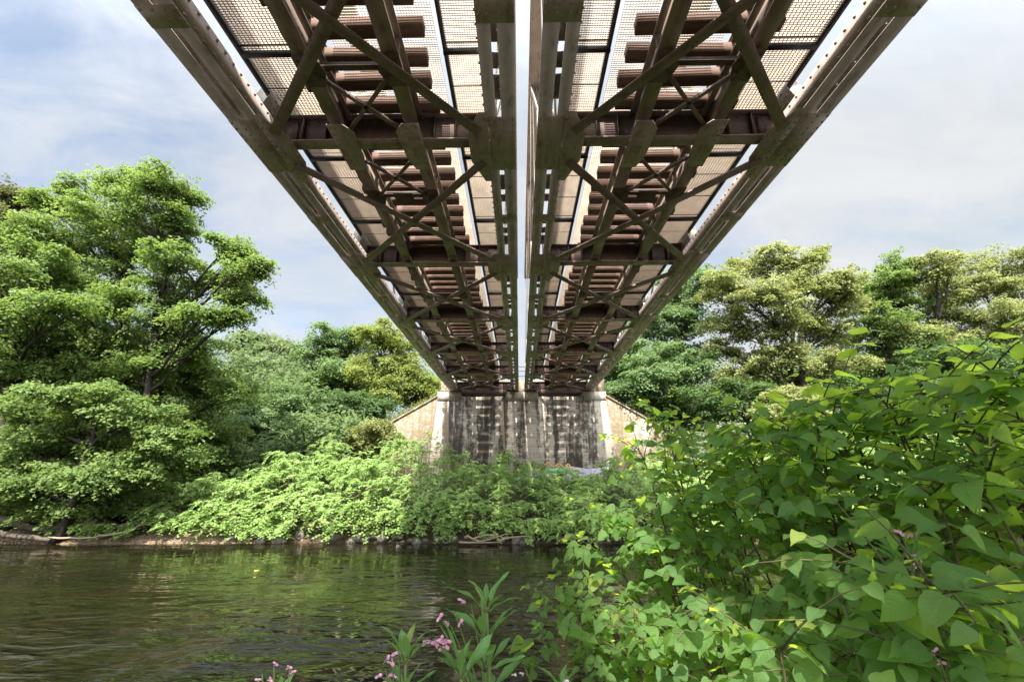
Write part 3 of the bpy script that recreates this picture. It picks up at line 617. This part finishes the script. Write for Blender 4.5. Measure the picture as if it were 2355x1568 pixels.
tree('understorey_tree', 'dark understorey tree just right of the abutment', 'tree', 40, [(1460,960,60,40),(1540,960,70,40),(1440,900,40,36)], 1500, 'leaf_dark', GR, 8, 60, .7, .2, .16, 32)
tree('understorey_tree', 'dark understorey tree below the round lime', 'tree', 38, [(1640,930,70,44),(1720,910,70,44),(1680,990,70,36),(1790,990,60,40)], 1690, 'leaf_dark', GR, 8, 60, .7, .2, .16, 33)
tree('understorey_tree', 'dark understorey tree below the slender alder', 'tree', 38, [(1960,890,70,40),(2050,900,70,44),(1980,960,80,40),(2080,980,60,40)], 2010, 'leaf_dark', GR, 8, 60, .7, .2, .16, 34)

# far-off woodland that reads as one mass
rng = np.random.default_rng(77); n = 4600
X = rng.uniform(-95, 100, n); Yw = rng.uniform(62, 84, n); hh = 15.5+2.0*np.sin(X*.13)+1.5*np.sin(X*.31+1); Z = gh(X, Yw)+hh*rng.random(n)**.5
ok = np.abs(X-XG) > 9; C = np.stack([X, Yw, Z], 1)[ok]
for x0, x1, y0, y1, hmax, m in ((-80, -17, 37, 60, 12.5, 2600), (-34, -12, 31, 38, 5.5, 700), (20, 80, 46, 62, 14, 2400), (11, 60, 36, 46, 6.5, 1100)):
    X = rng.uniform(x0, x1, m); Yw = rng.uniform(y0, y1, m); C = np.concatenate([C, np.stack([X, Yw, gh(X, Yw)+hmax*(.8+.2*np.sin(X*.4)+.15*np.sin(X*1.1))*rng.random(m)**.6], 1)])
V, F, tint = clumps(C, 1.2, 40, .38, rng, .5, .35, .3, np.tile([0, -.5, .2], (len(C), 1)))
tag(npmesh('woodland', V, F, MATS['leaf_wood'], tint=tint), 'distant dark wood closing the view behind the bank trees', 'woodland', kind='stuff')

# low growth over the forest floor
n = 9000; X = rng.uniform(-75, 80, n); Yw = 26+38*rng.random(n)**1.4; C = np.stack([X, Yw, gh(X, Yw)], 1)
C = C[~((np.abs(X-XG) < 18) & (Yw > 37) & (Yw < 41.2))]; C[:, 2] += .2+1.6*rng.random(len(C))**1.5*np.clip((np.abs(C[:, 0]-XG)-8)/6, .1, 1)
V, F, tint = clumps(C, .8, 30, .26, rng, .5, .4, .3)
tag(npmesh('undergrowth', V, F, MATS['leaf_maple'], tint=tint), 'leafy ground cover under the far bank trees', 'undergrowth', kind='stuff')

# knotweed thickets along the far bank
GK = 'knotweed thickets along the far bank'
def thicket(label, lobes, seed, tx, size=.205, leaf='leaf_bank'):
    """many arching canes, each with two ranks of hanging leaves and side sprays"""
    rng = np.random.default_rng(seed)
    x0 = P(min(l[0]-l[2]*.8 for l in lobes), 1100, 25.5)[0]; x1 = P(max(l[0]+l[2]*.8 for l in lobes), 1100, 25.5)[0]
    top = min(l[1]-l[3]*.6 for l in lobes); pt = P(tx, top, 29.5); hh_ = max(1.6, 1.28*(pt[2]-float(gh(pt[0], 29.5))))
    y1 = 31.5 if top < 1100 else 28.5; yf = 23.75 if tx > 330 else 25.2
    base = np.array([(x0+x1)/2, 26.5, float(gh((x0+x1)/2, 26.5))]); root = thing('knotweed_thicket', base, label, 'shrub', GK)
    b = MB(); pos = []; nr = []; ax = []; sz = []; tn = []
    m = int((x1-x0)*(y1-yf)*3.6); nf = int((x1-x0)*5.5) if tx > 330 else 0
    for _i in range(m+nf):
        fr = _i >= m; f = rng.random()**1.25 if not fr else rng.random()*.12; y = yf-(.45 if fr else 0)+(y1-yf)*f; x = rng.uniform(x0, x1); z = float(gh(x, y)); mound = .80+.30*math.sin(x*1.35+y*.5)*math.sin(y*.9+1.0+x*.4)
        h = (hh_*(.55+.45*min(1, f*2.2)))*mound*(.78+.34*rng.random()); dr = nz(np.array([rng.normal()*.55, -1+.5*rng.normal()*f, 0])); rch = .7+.7*rng.random()+.5*(1-f)
        if fr: h *= .35+.75*rng.random(); rch *= .75
        c = curve((x, y, z), np.array([x, y, z+h*1.35])+dr*rch*.35, np.array([x, y, z+h*(.72-.62*max(0, 1-f*4)*rng.random()-(.3 if fr else 0))])+dr*rch, 12)
        b.tube(c[::2], np.linspace(.014, .005, 6), 4); tone = rng.random()*.5
        segs = [(c, .38)]
        for _k in range(3):
            i = rng.integers(5, 11); sd_ = nz(np.cross(dr, [0, 0, 1.]))*(1 if rng.random() < .5 else -1); l2 = .35+.4*rng.random(); q = nz(sd_*.8+dr*.7)*l2
            segs.append((curve(c[i], c[i]+q*.6+np.array([0, 0, .08]), c[i]+q-np.array([0, 0, .22*l2]), 6), .1))
        for cc, st in segs:
            L = np.linalg.norm(np.diff(cc, axis=0), axis=1).sum(); nl = max(3, int(L*(1-st)/.062)); t_ = np.linspace(st, 1, nl)*(len(cc)-1); i0 = np.minimum(t_.astype(int), len(cc)-2)
            p = cc[i0]+(cc[i0+1]-cc[i0])*(t_-i0)[:, None]; tg = cc[i0+1]-cc[i0]; tg = tg/np.linalg.norm(tg, axis=1)[:, None]
            sd_ = np.cross(tg, [0, 0, 1.]); sd_ /= np.linalg.norm(sd_, axis=1)[:, None]+1e-6; al = np.where(np.arange(nl) % 2 == 0, 1., -1.)[:, None]
            a_ = sd_*al*.8+tg*.5+np.array([0, 0, -.35]); a_ += rng.normal(size=a_.shape)*.18; s_ = size*(.6+.5*rng.random(nl))*(1-.35*np.linspace(0, 1, nl)**3)
            pos.append(p+a_*(s_*.5)[:, None]); ax.append(a_); nr.append(np.array([0, -.15, 1.])+tg*.25+rng.normal(size=p.shape)*.26); sz.append(s_); tn.append(np.full(nl, tone)+.5*rng.random(nl))
    pos = np.concatenate(pos); pos[:, 2] = np.maximum(pos[:, 2], np.maximum(gh(pos[:, 0], pos[:, 1])+.05, .10))
    V, F = leafquads(pos, np.concatenate(nr), np.concatenate(sz), rng, .72, np.concatenate(ax)*2.5)
    npmesh('foliage', V, F, MATS[leaf], root, tint=np.concatenate(tn)); b.build('stem', MATS['twig_wood'], root)
thicket('shaded knotweed thicket behind the fallen logs at the far left', [(60,1140,80,36,2),(170,1165,90,36,2),(240,1185,70,26,1),(120,1185,90,22,1)], 51, 140)
thicket('sunlit knotweed thicket at the end of the driftwood beach', [(330,1150,70,40,2),(420,1120,80,36,3),(380,1190,70,30,0),(440,1180,60,34,0)], 52, 390)
thicket('sunlit knotweed thicket spilling to the water right of the beach', [(520,1090,80,30,5),(520,1140,80,40,2),(500,1195,70,30,-.5),(570,1180,60,40,0)], 53, 520)
thicket('tall knotweed thicket left of the pale stones at the water', [(620,1070,80,26,7),(630,1115,80,40,3),(600,1175,60,36,0),(670,1150,60,36,1)], 54, 620)
thicket('brightest knotweed thicket right above the pale stones', [(730,1060,80,26,7),(740,1110,80,40,3),(720,1180,64,36,0),(780,1180,60,40,-.5)], 55, 730)
thicket('knotweed thicket in front of the left wing wall', [(850,1055,90,24,8),(860,1090,80,40,4),(850,1150,80,40,0),(860,1200,80,26,-.8)], 56, 850)
thicket('knotweed thicket with the highest top at the left of the abutment face', [(1010,1046,80,22,7),(980,1080,80,36,4),(980,1140,80,44,0),(980,1200,80,26,-.8)], 57, 980)
thicket('bridge shaded knotweed thicket above the driftwood pile', [(1130,1080,70,22,6),(1100,1110,70,34,3),(1100,1160,70,40,0),(1100,1205,70,22,-.8)], 58, 1100)
thicket('bridge shaded knotweed thicket below the graffiti', [(1250,1098,80,22,6),(1330,1104,40,20,6),(1230,1130,80,30,3),(1220,1170,80,36,0),(1230,1205,80,22,-.8)], 59, 1230)
thicket('knotweed thicket at the right end of the abutment face', [(1380,1100,80,26,6),(1360,1140,80,34,3),(1360,1190,80,34,-.5),(1400,1096,40,20,6)], 60, 1370)
thicket('knotweed thicket in front of the right wing wall', [(1510,1085,80,30,6),(1500,1140,80,40,2),(1500,1195,80,30,-.5)], 61, 1500)
thicket('knotweed thicket seen between the near leaves below the elder bush', [(1660,1070,90,34,6),(1650,1130,90,44,2),(1650,1195,90,32,-.5)], 62, 1650)
thicket('knotweed thicket seen between the near leaves right of the elder bush', [(1830,1060,100,36,6),(1820,1130,100,50,2),(1820,1195,100,34,-.5)], 63, 1820)
thicket('knotweed thicket far right behind the near leaves, second from the edge', [(2020,1060,100,40,6),(2010,1130,110,50,2),(2010,1195,100,34,-.5)], 64, 2010)
thicket('knotweed thicket at the right edge behind the near leaves', [(2220,1060,110,44,6),(2210,1130,120,50,2),(2320,1130,80,60,2)], 65, 2220)

# grass fringe on top of the wing walls
rng = np.random.default_rng(5); pts = []
for s, x1, z1 in ((-1, 16.5, 4.3), (1, 17.5, 3.6)):
    f = rng.random(500); x = XG+s*(6.95+(x1-6.95)*f); y = AY+.25+1.35*f+rng.uniform(.65, 1.5, 500); pts.append(np.stack([x, y, (H-.55)+(z1-H+.55)*f+.1+rng.random(500)*.5], 1))
V, F, tint = clumps(np.concatenate(pts), .28, 14, .13, rng, .8, .3, .5, None, .5)
tag(npmesh('wall_top_grass', V, F, MATS['leaf_shrub'], tint=tint), 'dry grass and weeds growing along the wing wall tops', 'grass', kind='stuff')

# ------------------------------------------------------------------ waterline: stones, logs, driftwood
rng = np.random.default_rng(9)
def rock(c, r, label, group=None):
    ph, th = np.meshgrid(np.linspace(0, math.pi, 7), np.arange(9)*2*math.pi/9, indexing='ij')
    S = np.stack([np.sin(ph)*np.cos(th), np.sin(ph)*np.sin(th), np.cos(ph)], -1).reshape(-1, 3)
    k = rng.normal(size=(5, 3)); k /= np.linalg.norm(k, axis=1)[:, None]
    d = np.minimum.reduce([np.where(S @ q > .55, .55/np.maximum(S @ q, .01), 1.0) for q in k])[:, None]*(1+rng.normal(size=(len(S), 1))*.03)
    V = np.array(c)+S*d*np.array([r, r*.8, r*.62]); F = np.array([(i*9+j, i*9+(j+1) % 9, (i+1)*9+(j+1) % 9, (i+1)*9+j) for i in range(6) for j in range(9)])
    tag(npmesh('bank_stone', V, F, MATS['stone']), label, 'stone', group)
for px, r, lb in ((600, .34, 'long pale stone at the waterline, leftmost of the pale ones'), (640, .42, 'largest pale stone at the waterline below the sunlit knotweed'), (1187, .36, 'pale stone standing right of the driftwood pile'), (1150, .22, 'round grey stone half hidden in the driftwood pile'), (930, .2, 'low wet stone lying in the water before the shaded bank')):
    p = P(px, 1240, 22.9); rock((p[0], 23.0 if px != 930 else 21.9, .10 if px != 930 else .0), r, lb)
for px in np.concatenate([np.arange(530, 830, 21), np.arange(840, 1420, 17)]):
    if min(abs(px-q) for q in (600, 640, 1187, 1150)) < 9: continue
    p = P(px+rng.normal()*4, 1240, 23); rock((p[0], 23.05+rng.random()*.5, .05+rng.random()*.22), .13+rng.random()**2*.36, 'dark wet stone in the row along the far waterline', 'dark stones along the far waterline')
def v6(x, y): return .4*x, 941.6+.4*y
def log(label, pts, r0, r1, Y, cat='log', name='fallen_log', mt='driftwood'):
    q = np.array([P(*v6(x, y), Y+(e[0] if e else 0)) for x, y, *e in pts]); t_ = np.linspace(0, 1, len(q)); tt = np.linspace(0, 1, 16)
    c = np.stack([np.interp(tt, t_, q[:, i]) for i in range(3)], 1)
    for _ in range(2): c[1:-1] = .25*c[:-2]+.5*c[1:-1]+.25*c[2:]
    c[:, 2] = np.maximum(c[:, 2], gh(c[:, 0], c[:, 1])+.05) + rng.normal(size=16)*.012
    b = MB(); b.tube(c, np.linspace(r0, r1, 16)*(1+rng.normal(size=16)*.05), 9); tag(b.build(name, MATS[mt], smooth=True), label, cat, 'driftwood and fallen logs')
log('thick crooked fallen log sagging across the left beach', [(-120,590), (60,640), (190,690), (330,675), (480,645), (560,640)], .18, .12, 23.0)
log('straight dark fallen log lying behind the crooked one', [(40,632,1), (250,635,1), (450,640,1)], .13, .09, 24.0)
log('smooth grey log in front sloping down into the beach', [(-150,690), (0,715), (150,732), (290,748)], .17, .09, 22.0)
log('stout root end of a log at the right of the beach', [(470,725), (620,690), (740,665), (840,650)], .08, .22, 23.3)
log('long bleached stick lying along the beach edge', [(280,735), (500,738), (720,705)], .05, .03, 22.2, 'branch', 'driftwood_branch', 'twig_wood')
log('forked bleached stick propped on the root end', [(560,740), (640,715), (745,703)], .04, .025, 22.4, 'branch', 'driftwood_branch', 'twig_wood')
log('short bleached stick jutting up on the beach', [(510,722), (518,705), (545,690)], .035, .02, 22.5, 'branch', 'driftwood_branch', 'twig_wood')
dp = [('long curved branch on top of the driftwood pile', (1085,1240), (1120,1222), (1160,1236)), ('straight branch slanting right in the driftwood pile', (1095,1246), (1130,1240), (1165,1226)), ('thin branch sticking up from the driftwood pile', (1075,1232), (1095,1244), (1122,1248)), ('low branch lying at the foot of the driftwood pile', (1055,1246), (1100,1248), (1150,1246)), ('branch reaching right from the driftwood pile to the pale stone', (1150,1240), (1170,1234), (1215,1232))]
for lb, *q in dp:
    b = MB(); c = curve(*[P(x, y, 22.3) for x, y in q], 8); c[:, 2] = np.maximum(c[:, 2], .05); b.tube(c, np.linspace(.045, .02, 8), 6)
    tag(b.build('driftwood_branch', MATS['twig_wood'], smooth=True), lb, 'branch', 'branches in the driftwood pile')
# leaf and twig litter on the beach
n = 2600; X = rng.normal(-20.5, 5, n); Yb = rng.uniform(21.3, 23.6, n); C = np.stack([X, Yb, gh(X, Yb)+.03], 1); C = C[C[:, 2] > .04]
V, F = leafquads(C, np.tile([0, 0, 1.], (len(C), 1))+rng.normal(size=(len(C), 3))*.3, .2, rng, .25)
tag(npmesh('beach_litter', V, F, MATS['twig_wood'], tint=rng.random(len(F))), 'flood litter of twigs and leaves covering the left beach', 'litter', kind='stuff')
p = P(575, 1304, 16); b = MB(); V, F = leafquads(np.array([[p[0], 16.5, .02]]), np.array([[0, 0, 1.]]), np.array([.32]), rng); tag(npmesh('floating_leaf', V, F, MATS['yellow_leaf']), 'yellow leaf adrift on the river', 'leaf')

# ------------------------------------------------------------------ near bank: knotweed and balsam
KW = [(0, .12), (.025, .29), (.09, .385), (.20, .43), (.38, .42), (.56, .345), (.74, .22), (.89, .085), (1, .004)]
BW = [(0, .02), (.08, .05), (.2, .10), (.38, .145), (.55, .14), (.72, .105), (.86, .06), (1, .004)]
def leaves3d(Pp, D, N, S, prof, rng, fold=.22, droop=.28, wave=.045, serr=0.0):
    n = len(Pp); D = D/np.linalg.norm(D, axis=1)[:, None]; N = N-D*(N*D).sum(1)[:, None]; N /= np.linalg.norm(N, axis=1)[:, None]+1e-9; Sd = np.cross(D, N)
    cols = np.array([-1, -.55, 0, .55, 1.0]); t = np.array([q[0] for q in prof]); wv = np.array([q[1] for q in prof]); k = len(t)
    T, U = np.meshgrid(t, cols, indexing='ij'); X = (wv[:, None]*cols[None])
    Tn = T-.035*np.abs(U)*(np.exp(-T*9)) if prof is KW else T
    fo = (fold*(.5+rng.random(n)))[:, None, None]; dr = (droop*(.3+1.4*rng.random(n)))[:, None, None]; ph = rng.random((n, 1, 1))*6.28; cv = (rng.normal(size=n)*.10)[:, None, None]
    Z = fo*np.abs(X)[None]-dr*T[None]**2+wave*np.sin(ph+T[None]*9+U[None]*2.2)*np.abs(U)[None]
    Xl = X[None]*(.72+.36*rng.random((n, 1, 1)))+cv*T[None]**2+(serr*np.sin(T*80)*np.sign(U)*np.abs(U))[None]
    V = Pp[:, None, None]+S[:, None, None, None]*(Xl[..., None]*Sd[:, None, None]+Tn[None, ..., None]*D[:, None, None]+Z[..., None]*N[:, None, None])
    base = np.array([(i*5+j, i*5+j+1, (i+1)*5+j+1, (i+1)*5+j) for i in range(k-1) for j in range(4)])
    F = (np.arange(n)[:, None, None]*k*5+base[None]).reshape(-1, 4)
    uv = np.tile(np.stack([T, .5+.5*U], -1).reshape(-1, 2), (n, 1)); tint = np.repeat(rng.random(n), len(base))
    return V.reshape(-1, 3), F, uv, tint
def face(e): return .5*nz(CAM-e)*np.clip((CAM[2]-e[2]+.2)/.45, 0, 1)
def cane(root, tip, rng, ls, acc, b, branch=True, r=.0075, gap=.085, start=.28):
    """one arching zigzag cane with alternate leaves and side twigs"""
    root = np.array(root, float); tip = np.array(tip, float); L = np.linalg.norm(tip-root)
    ctl = root*.45+tip*.55; ctl[2] = max(tip[2], root[2]+L*.55)+.12*L; ctl += rng.normal(size=3)*.06
    m = max(8, int(L/gap)); c = curve(root, ctl, tip, m)
    b.tube(c, np.linspace(r, r*.28, m), 6)
    sg = 1
    for i in range(m):
        f = i/(m-1)
        if f < start: continue
        t_ = nz(c[min(i+1, m-1)]-c[max(i-1, 0)]); sd_ = np.cross(t_, [0, 0, 1.]); sd_ = nz(sd_) if np.linalg.norm(sd_) > .15 else nz(rng.normal(size=3)*[1, 1, 0]); sg = -sg
        s = ls*(.62+.38*math.sin(min(1, (1-f)*2.2+.18)*math.pi/2))*(.75+.45*rng.random())
        if f > .93: s *= .7
        D = nz(sd_*sg*.85+t_*(.35+.4*f)+np.array([0, 0, -.34])+rng.normal(size=3)*.22); pet = .028+.02*rng.random()
        a = c[i]; e = a+nz(D+[0, 0, .55])*pet; b.tube([a, e], [r*.28, r*.2], 4)
        acc.append((e, D, nz(np.array([-.1, 0, .9])+face(e)+rng.normal(size=3)*.38), s))
        if branch and .4 < f < .9 and rng.random() < .6:
            l2 = ls*(2.2+1.8*rng.random()); d2 = nz(sd_*sg*.9+t_*.6+np.array([0, 0, .12])+rng.normal(size=3)*.2); q = a+d2*l2+np.array([0, 0, -.12*l2]); k = max(4, int(l2/(gap*.75)))
            tw = curve(a, a+d2*l2*.5+np.array([0, 0, .08*l2]), q, k); b.tube(tw, np.linspace(r*.4, r*.18, k), 5); s2 = 1
            for j in range(1, k):
                tj = nz(tw[j]-tw[j-1]); sj = nz(np.cross(tj, [0, 0, 1.])); s2 = -s2
                Dj = nz(sj*s2*.8+tj*(.4+.5*j/k)+np.array([0, 0, -.25])+rng.normal(size=3)*.2)
                acc.append((tw[j], Dj, nz(np.array([-.1, 0, .9])+face(tw[j])+rng.normal(size=3)*.38), ls*(.55+.4*rng.random())*(1-.35*j/k)))
def plant(name, label, canes, ls, seed, group, leaf='leaf_knotweed', gap=.082, stemm='stem_red', fold=.15, droop=.34):
    """canes: (tip px, tip py, tip distance, root offset x, root offset y)"""
    rng = np.random.default_rng(seed); acc = []; b = MB(); roots = []
    for px, py, Y, ox, oy in canes:
        if py < 1130: py += 34                 # the top leaves stand above the cane tip
        tip = P(px, py, Y); rt = np.array([tip[0]+ox, Y+oy, 0]); rt[2] = float(gh(rt[0], rt[1]))-.03; roots.append(rt)
        cane(rt, tip, rng, ls*.88, acc, b, gap=gap)
    base = np.mean(roots, 0); root = thing(name, base, label, 'plant', group)
    Pp = np.array([a[0] for a in acc]); D = np.array([a[1] for a in acc]); N = np.array([a[2] for a in acc]); S = np.array([a[3] for a in acc])
    ok = np.linalg.norm(Pp-CAM, axis=1) > .62
    V, F, uv, tint = leaves3d(Pp[ok], D[ok], N[ok], S[ok], KW, rng, fold, droop)
    npmesh('foliage', V, F, MATS[leaf], root, uv=uv, tint=tint, smooth=True); b.build('stem', MATS[stemm], root, smooth=True)
GN = 'knotweed plants on the near bank'
def rc(rng, n, x0, x1, y0, y1, d0, d1, ox=(.1, .7), oy=(-.2, .5)):
    return [(rng.uniform(x0, x1), rng.uniform(y0, y1), rng.uniform(d0, d1), rng.uniform(*ox), rng.uniform(*oy)) for _ in range(n)]
q = np.random.default_rng(3)
plant('knotweed_plant', 'slim upright knotweed shoot standing before the right wing wall', [(1500, 945, 2.7, .35, .1), (1560, 985, 2.8, .4, .2), (1455, 1010, 2.9, .5, .2), (1500, 1060, 2.7, .5, .1)], .115, 101, GN)
plant('knotweed_plant', 'knotweed with a low arching spray reaching left over the water', [(1300, 1285, 3.0, 1.0, .3), (1350, 1190, 3.1, .9, .3), (1420, 1230, 2.9, .7, .3), (1330, 1350, 2.8, .8, .2)]+rc(q, 4, 1400, 1560, 1180, 1340, 2.6, 3.2), .115, 102, GN)
plant('knotweed_plant', 'knotweed in the middle with sunlit top leaves left of the tallest canes', [(1640, 985, 2.3, .5, .2), (1700, 965, 2.2, .5, .2), (1760, 940, 2.2, .5, .1)]+rc(q, 7, 1560, 1780, 1010, 1130, 2.2, 2.9), .13, 103, GN)
plant('knotweed_plant', 'knotweed with a bright yellow green crest below the round lime tree', [(1850, 905, 1.9, .45, .1), (1920, 890, 1.9, .4, .1), (1980, 880, 1.8, .4, .1), (2050, 905, 1.8, .3, .1)]+rc(q, 6, 1780, 2050, 940, 1050, 1.8, 2.3), .13, 104, GN)
plant('knotweed_plant', 'tallest knotweed canes arching in from the right edge', [(2110, 880, 1.5, .75, .1), (2150, 890, 1.4, .8, .0), (2250, 865, 1.3, .5, .0), (2150, 960, 1.5, .6, .1), (2300, 950, 1.25, .4, .1), (2330, 865, 1.3, .4, .0), (2050, 960, 1.8, .5, .2), (2200, 930, 1.7, .5, .2), (2290, 1000, 1.6, .4, .2), (2000, 930, 2.0, .5, .2), (2120, 1010, 1.9, .4, .2)], .112, 105, GN, stemm='stem_red')
plant('knotweed_plant', 'knotweed with big shaded leaves at the right edge, mid height', rc(q, 10, 2060, 2360, 980, 1200, 1.3, 1.9, (.1, .5)), .112, 106, GN)
plant('knotweed_plant', 'open knotweed letting bright bank leaves through, centre right', rc(q, 6, 1720, 2080, 1060, 1240, 1.9, 2.7), .12, 107, GN)
plant('knotweed_plant', 'loose knotweed in the centre with reddish zigzag twigs', rc(q, 7, 1440, 1740, 1120, 1320, 2.3, 3.0), .115, 108, GN)
plant('knotweed_plant', 'shaded knotweed low in the middle of the near bank', rc(q, 8, 1640, 1980, 1260, 1420, 1.8, 2.5, (.0, .5)), .115, 109, GN)
plant('knotweed_plant', 'dense small leaved knotweed at the water side of the bottom edge', rc(q, 12, 1200, 1480, 1400, 1560, 2.1, 2.9, (.1, .6), (-.1, .4)), .085, 110, GN, gap=.075)
plant('knotweed_plant', 'pale small leaved knotweed sprig leaning towards the balsam', [(1235, 1400, 2.3, .5, .1), (1260, 1370, 2.4, .5, .1), (1290, 1390, 2.5, .4, .2), (1200, 1480, 2.2, .4, .1), (1340, 1390, 2.6, .3, .2)]+rc(q, 4, 1240, 1420, 1380, 1500, 2.2, 2.8), .085, 111, GN, gap=.075)
plant('knotweed_plant', 'knotweed with rounded shaded leaves at the bottom, right of centre', rc(q, 10, 1480, 1800, 1420, 1580, 1.6, 2.2, (.0, .5)), .105, 112, GN)
plant('knotweed_plant', 'knotweed with the largest leaves in the bottom right corner', rc(q, 7, 2020, 2330, 1380, 1540, 1.0, 1.35, (.1, .4), (.1, .4)), .118, 113, GN, droop=.4)
plant('knotweed_plant', 'dark knotweed filling the shade above the bottom right corner', rc(q, 10, 1950, 2340, 1200, 1420, 1.4, 2.2, (.0, .4)), .108, 114, GN)
plant('knotweed_plant', 'knotweed behind the others at the near water edge', rc(q, 9, 1560, 2330, 1250, 1450, 2.8, 3.7, (-.2, .4), (-.2, .3)), .12, 115, GN)
plant('knotweed_plant', 'low dark knotweed along the bottom edge near the corner', rc(q, 9, 1750, 2080, 1470, 1600, 1.3, 1.7, (.0, .4)), .105, 116, GN)

GBm = 'pink flowering balsam plants on the near bank'
def balsam(label, top, Y, scale, seed, flowers=(), h=1.25, petal='petal_pink', whorls=5):
    rng = np.random.default_rng(seed); tp = P(*top, Y); rt = np.array([tp[0]+.05, Y-.02, 0]); rt[2] = float(gh(rt[0], rt[1]))-.03
    root = thing('balsam_plant', rt, label, 'plant', GBm); b = MB(); c = curve(rt, (rt+tp)/2+np.array([.02, 0, 0]), tp, 14); b.tube(c, np.linspace(.013, .006, 14)*scale, 7)
    acc = []
    for wv in range(whorls):
        f = wv/(whorls-1) if whorls > 1 else 0; z = tp-np.array([0, 0, .02+f*.42*scale]); k = 7 if wv == 0 else 6; off = rng.random()*6.28
        for j in range(k):
            a = off+j*2*math.pi/k+rng.normal()*.25; el = .95-.85*f+rng.normal()*.15; D = np.array([math.cos(a)*math.cos(el), math.sin(a)*math.cos(el), math.sin(el)])
            s = (.105+.08*f)*scale*(.7+.55*rng.random()); e = z+D*.03*scale; b.tube([z, e], [.004*scale, .003*scale], 4); acc.append((e, D, np.array([0, 0, 1.])+.2*rng.normal(size=3)-.3*np.array([math.cos(a), math.sin(a), 0]), s))
    V, F, uv, tint = leaves3d(np.array([a[0] for a in acc]), np.array([a[1] for a in acc]), np.array([a[2] for a in acc]), np.array([a[3] for a in acc]), BW, rng, .35, .22, .035, .008)
    npmesh('foliage', V, F, MATS['leaf_balsam'], root, uv=uv, tint=tint, smooth=True)
    for fx, fy, n in flowers:
        fc = P(fx, fy, Y); st = c[9]; b.tube(curve(st, (st+fc)/2+np.array([0, 0, .05]), fc+np.array([0, 0, .02]), 6), np.linspace(.004, .0018, 6), 4)
        for _ in range(max(1, round(n*.55))):
            o = fc+rng.normal(size=3)*np.array([.02, .02, .024])*scale; ax = nz(rng.normal(size=3)*[1, .5, .4]); uu = nz(np.cross(ax, [0.1, .2, 1])); r = .0066*scale
            # hooded pouch whose rim runs out into two spreading petals
            ph, th = np.meshgrid(np.linspace(0, 2.3, 4), np.arange(6)*math.pi/3, indexing='ij'); w_ = np.cross(ax, uu)
            S = (ax*np.cos(ph)[..., None]*1.4+(uu*np.cos(th)[..., None]+w_*np.sin(th)[..., None])*np.sin(ph)[..., None]).reshape(-1, 3)*r+o
            Vs = list(S); Fp = [(i*6+j, i*6+(j+1) % 6, (i+1)*6+(j+1) % 6, (i+1)*6+j) for i in range(3) for j in range(6)]
            for j in (0, 3):
                d = nz((S[18+j]+S[18+j+1])/2-o-ax*r*.6-np.array([0, 0, r*.5])); n0 = len(Vs); m_ = (S[18+j]+S[18+j+1])/2; e_ = (S[18+j+1]-S[18+j])
                Vs += [m_+d*r*1.6-e_*1.0, m_+d*r*1.6+e_*1.0, m_+d*r*2.6+e_*.4, m_+d*r*2.6-e_*.4]; Fp += [(18+j, 18+j+1, n0+1, n0), (n0, n0+1, n0+2, n0+3)]
            npmesh('flower', np.array(Vs), np.array(Fp), MATS[petal], root, tint=rng.random(len(Fp)), smooth=True)
    b.build('stem', MATS['stem_green'], root, smooth=True)
balsam('tallest balsam with pink blossoms against the dark water', (1118, 1395), 1.75, 1.0, 201, [(1010, 1450, 5), (1020, 1465, 4), (1000, 1485, 5), (1020, 1500, 3), (1043, 1418, 2), (1083, 1404, 2), (1033, 1448, 2)], whorls=6)
balsam('short balsam at the bottom left of the tallest one', (932, 1512), 1.6, .85, 202, [(905, 1528, 4), (915, 1518, 3), (898, 1540, 3), (885, 1556, 3)])
balsam('balsam with long pale leaves crossing the bottom edge', (1060, 1545), 1.6, 1.0, 203, [], whorls=4)
balsam('balsam pushing up through the shaded knotweed, without open flowers', (1935, 1370), 1.45, .9, 204, [], whorls=4)
balsam('balsam with one pink blossom high among the shaded leaves', (2090, 1300), 1.5, .9, 205, [(2112, 1290, 5), (2078, 1240, 2), (2102, 1228, 2)], whorls=4)
balsam('balsam of which only the blossom tips show at the bottom edge left of centre', (640, 1600), 1.6, .6, 206, [(628, 1550, 4), (664, 1556, 3), (600, 1566, 2)], whorls=3)
balsam('white blossomed balsam at the foot of the small leaved knotweed', (1290, 1575), 1.9, .7, 207, [(1205, 1545, 4), (1300, 1560, 4)], petal='petal_white', whorls=3)
balsam('balsam with a dark pink blossom in the bottom right corner', (2180, 1560), 1.2, .7, 208, [(2165, 1535, 3)], whorls=3)
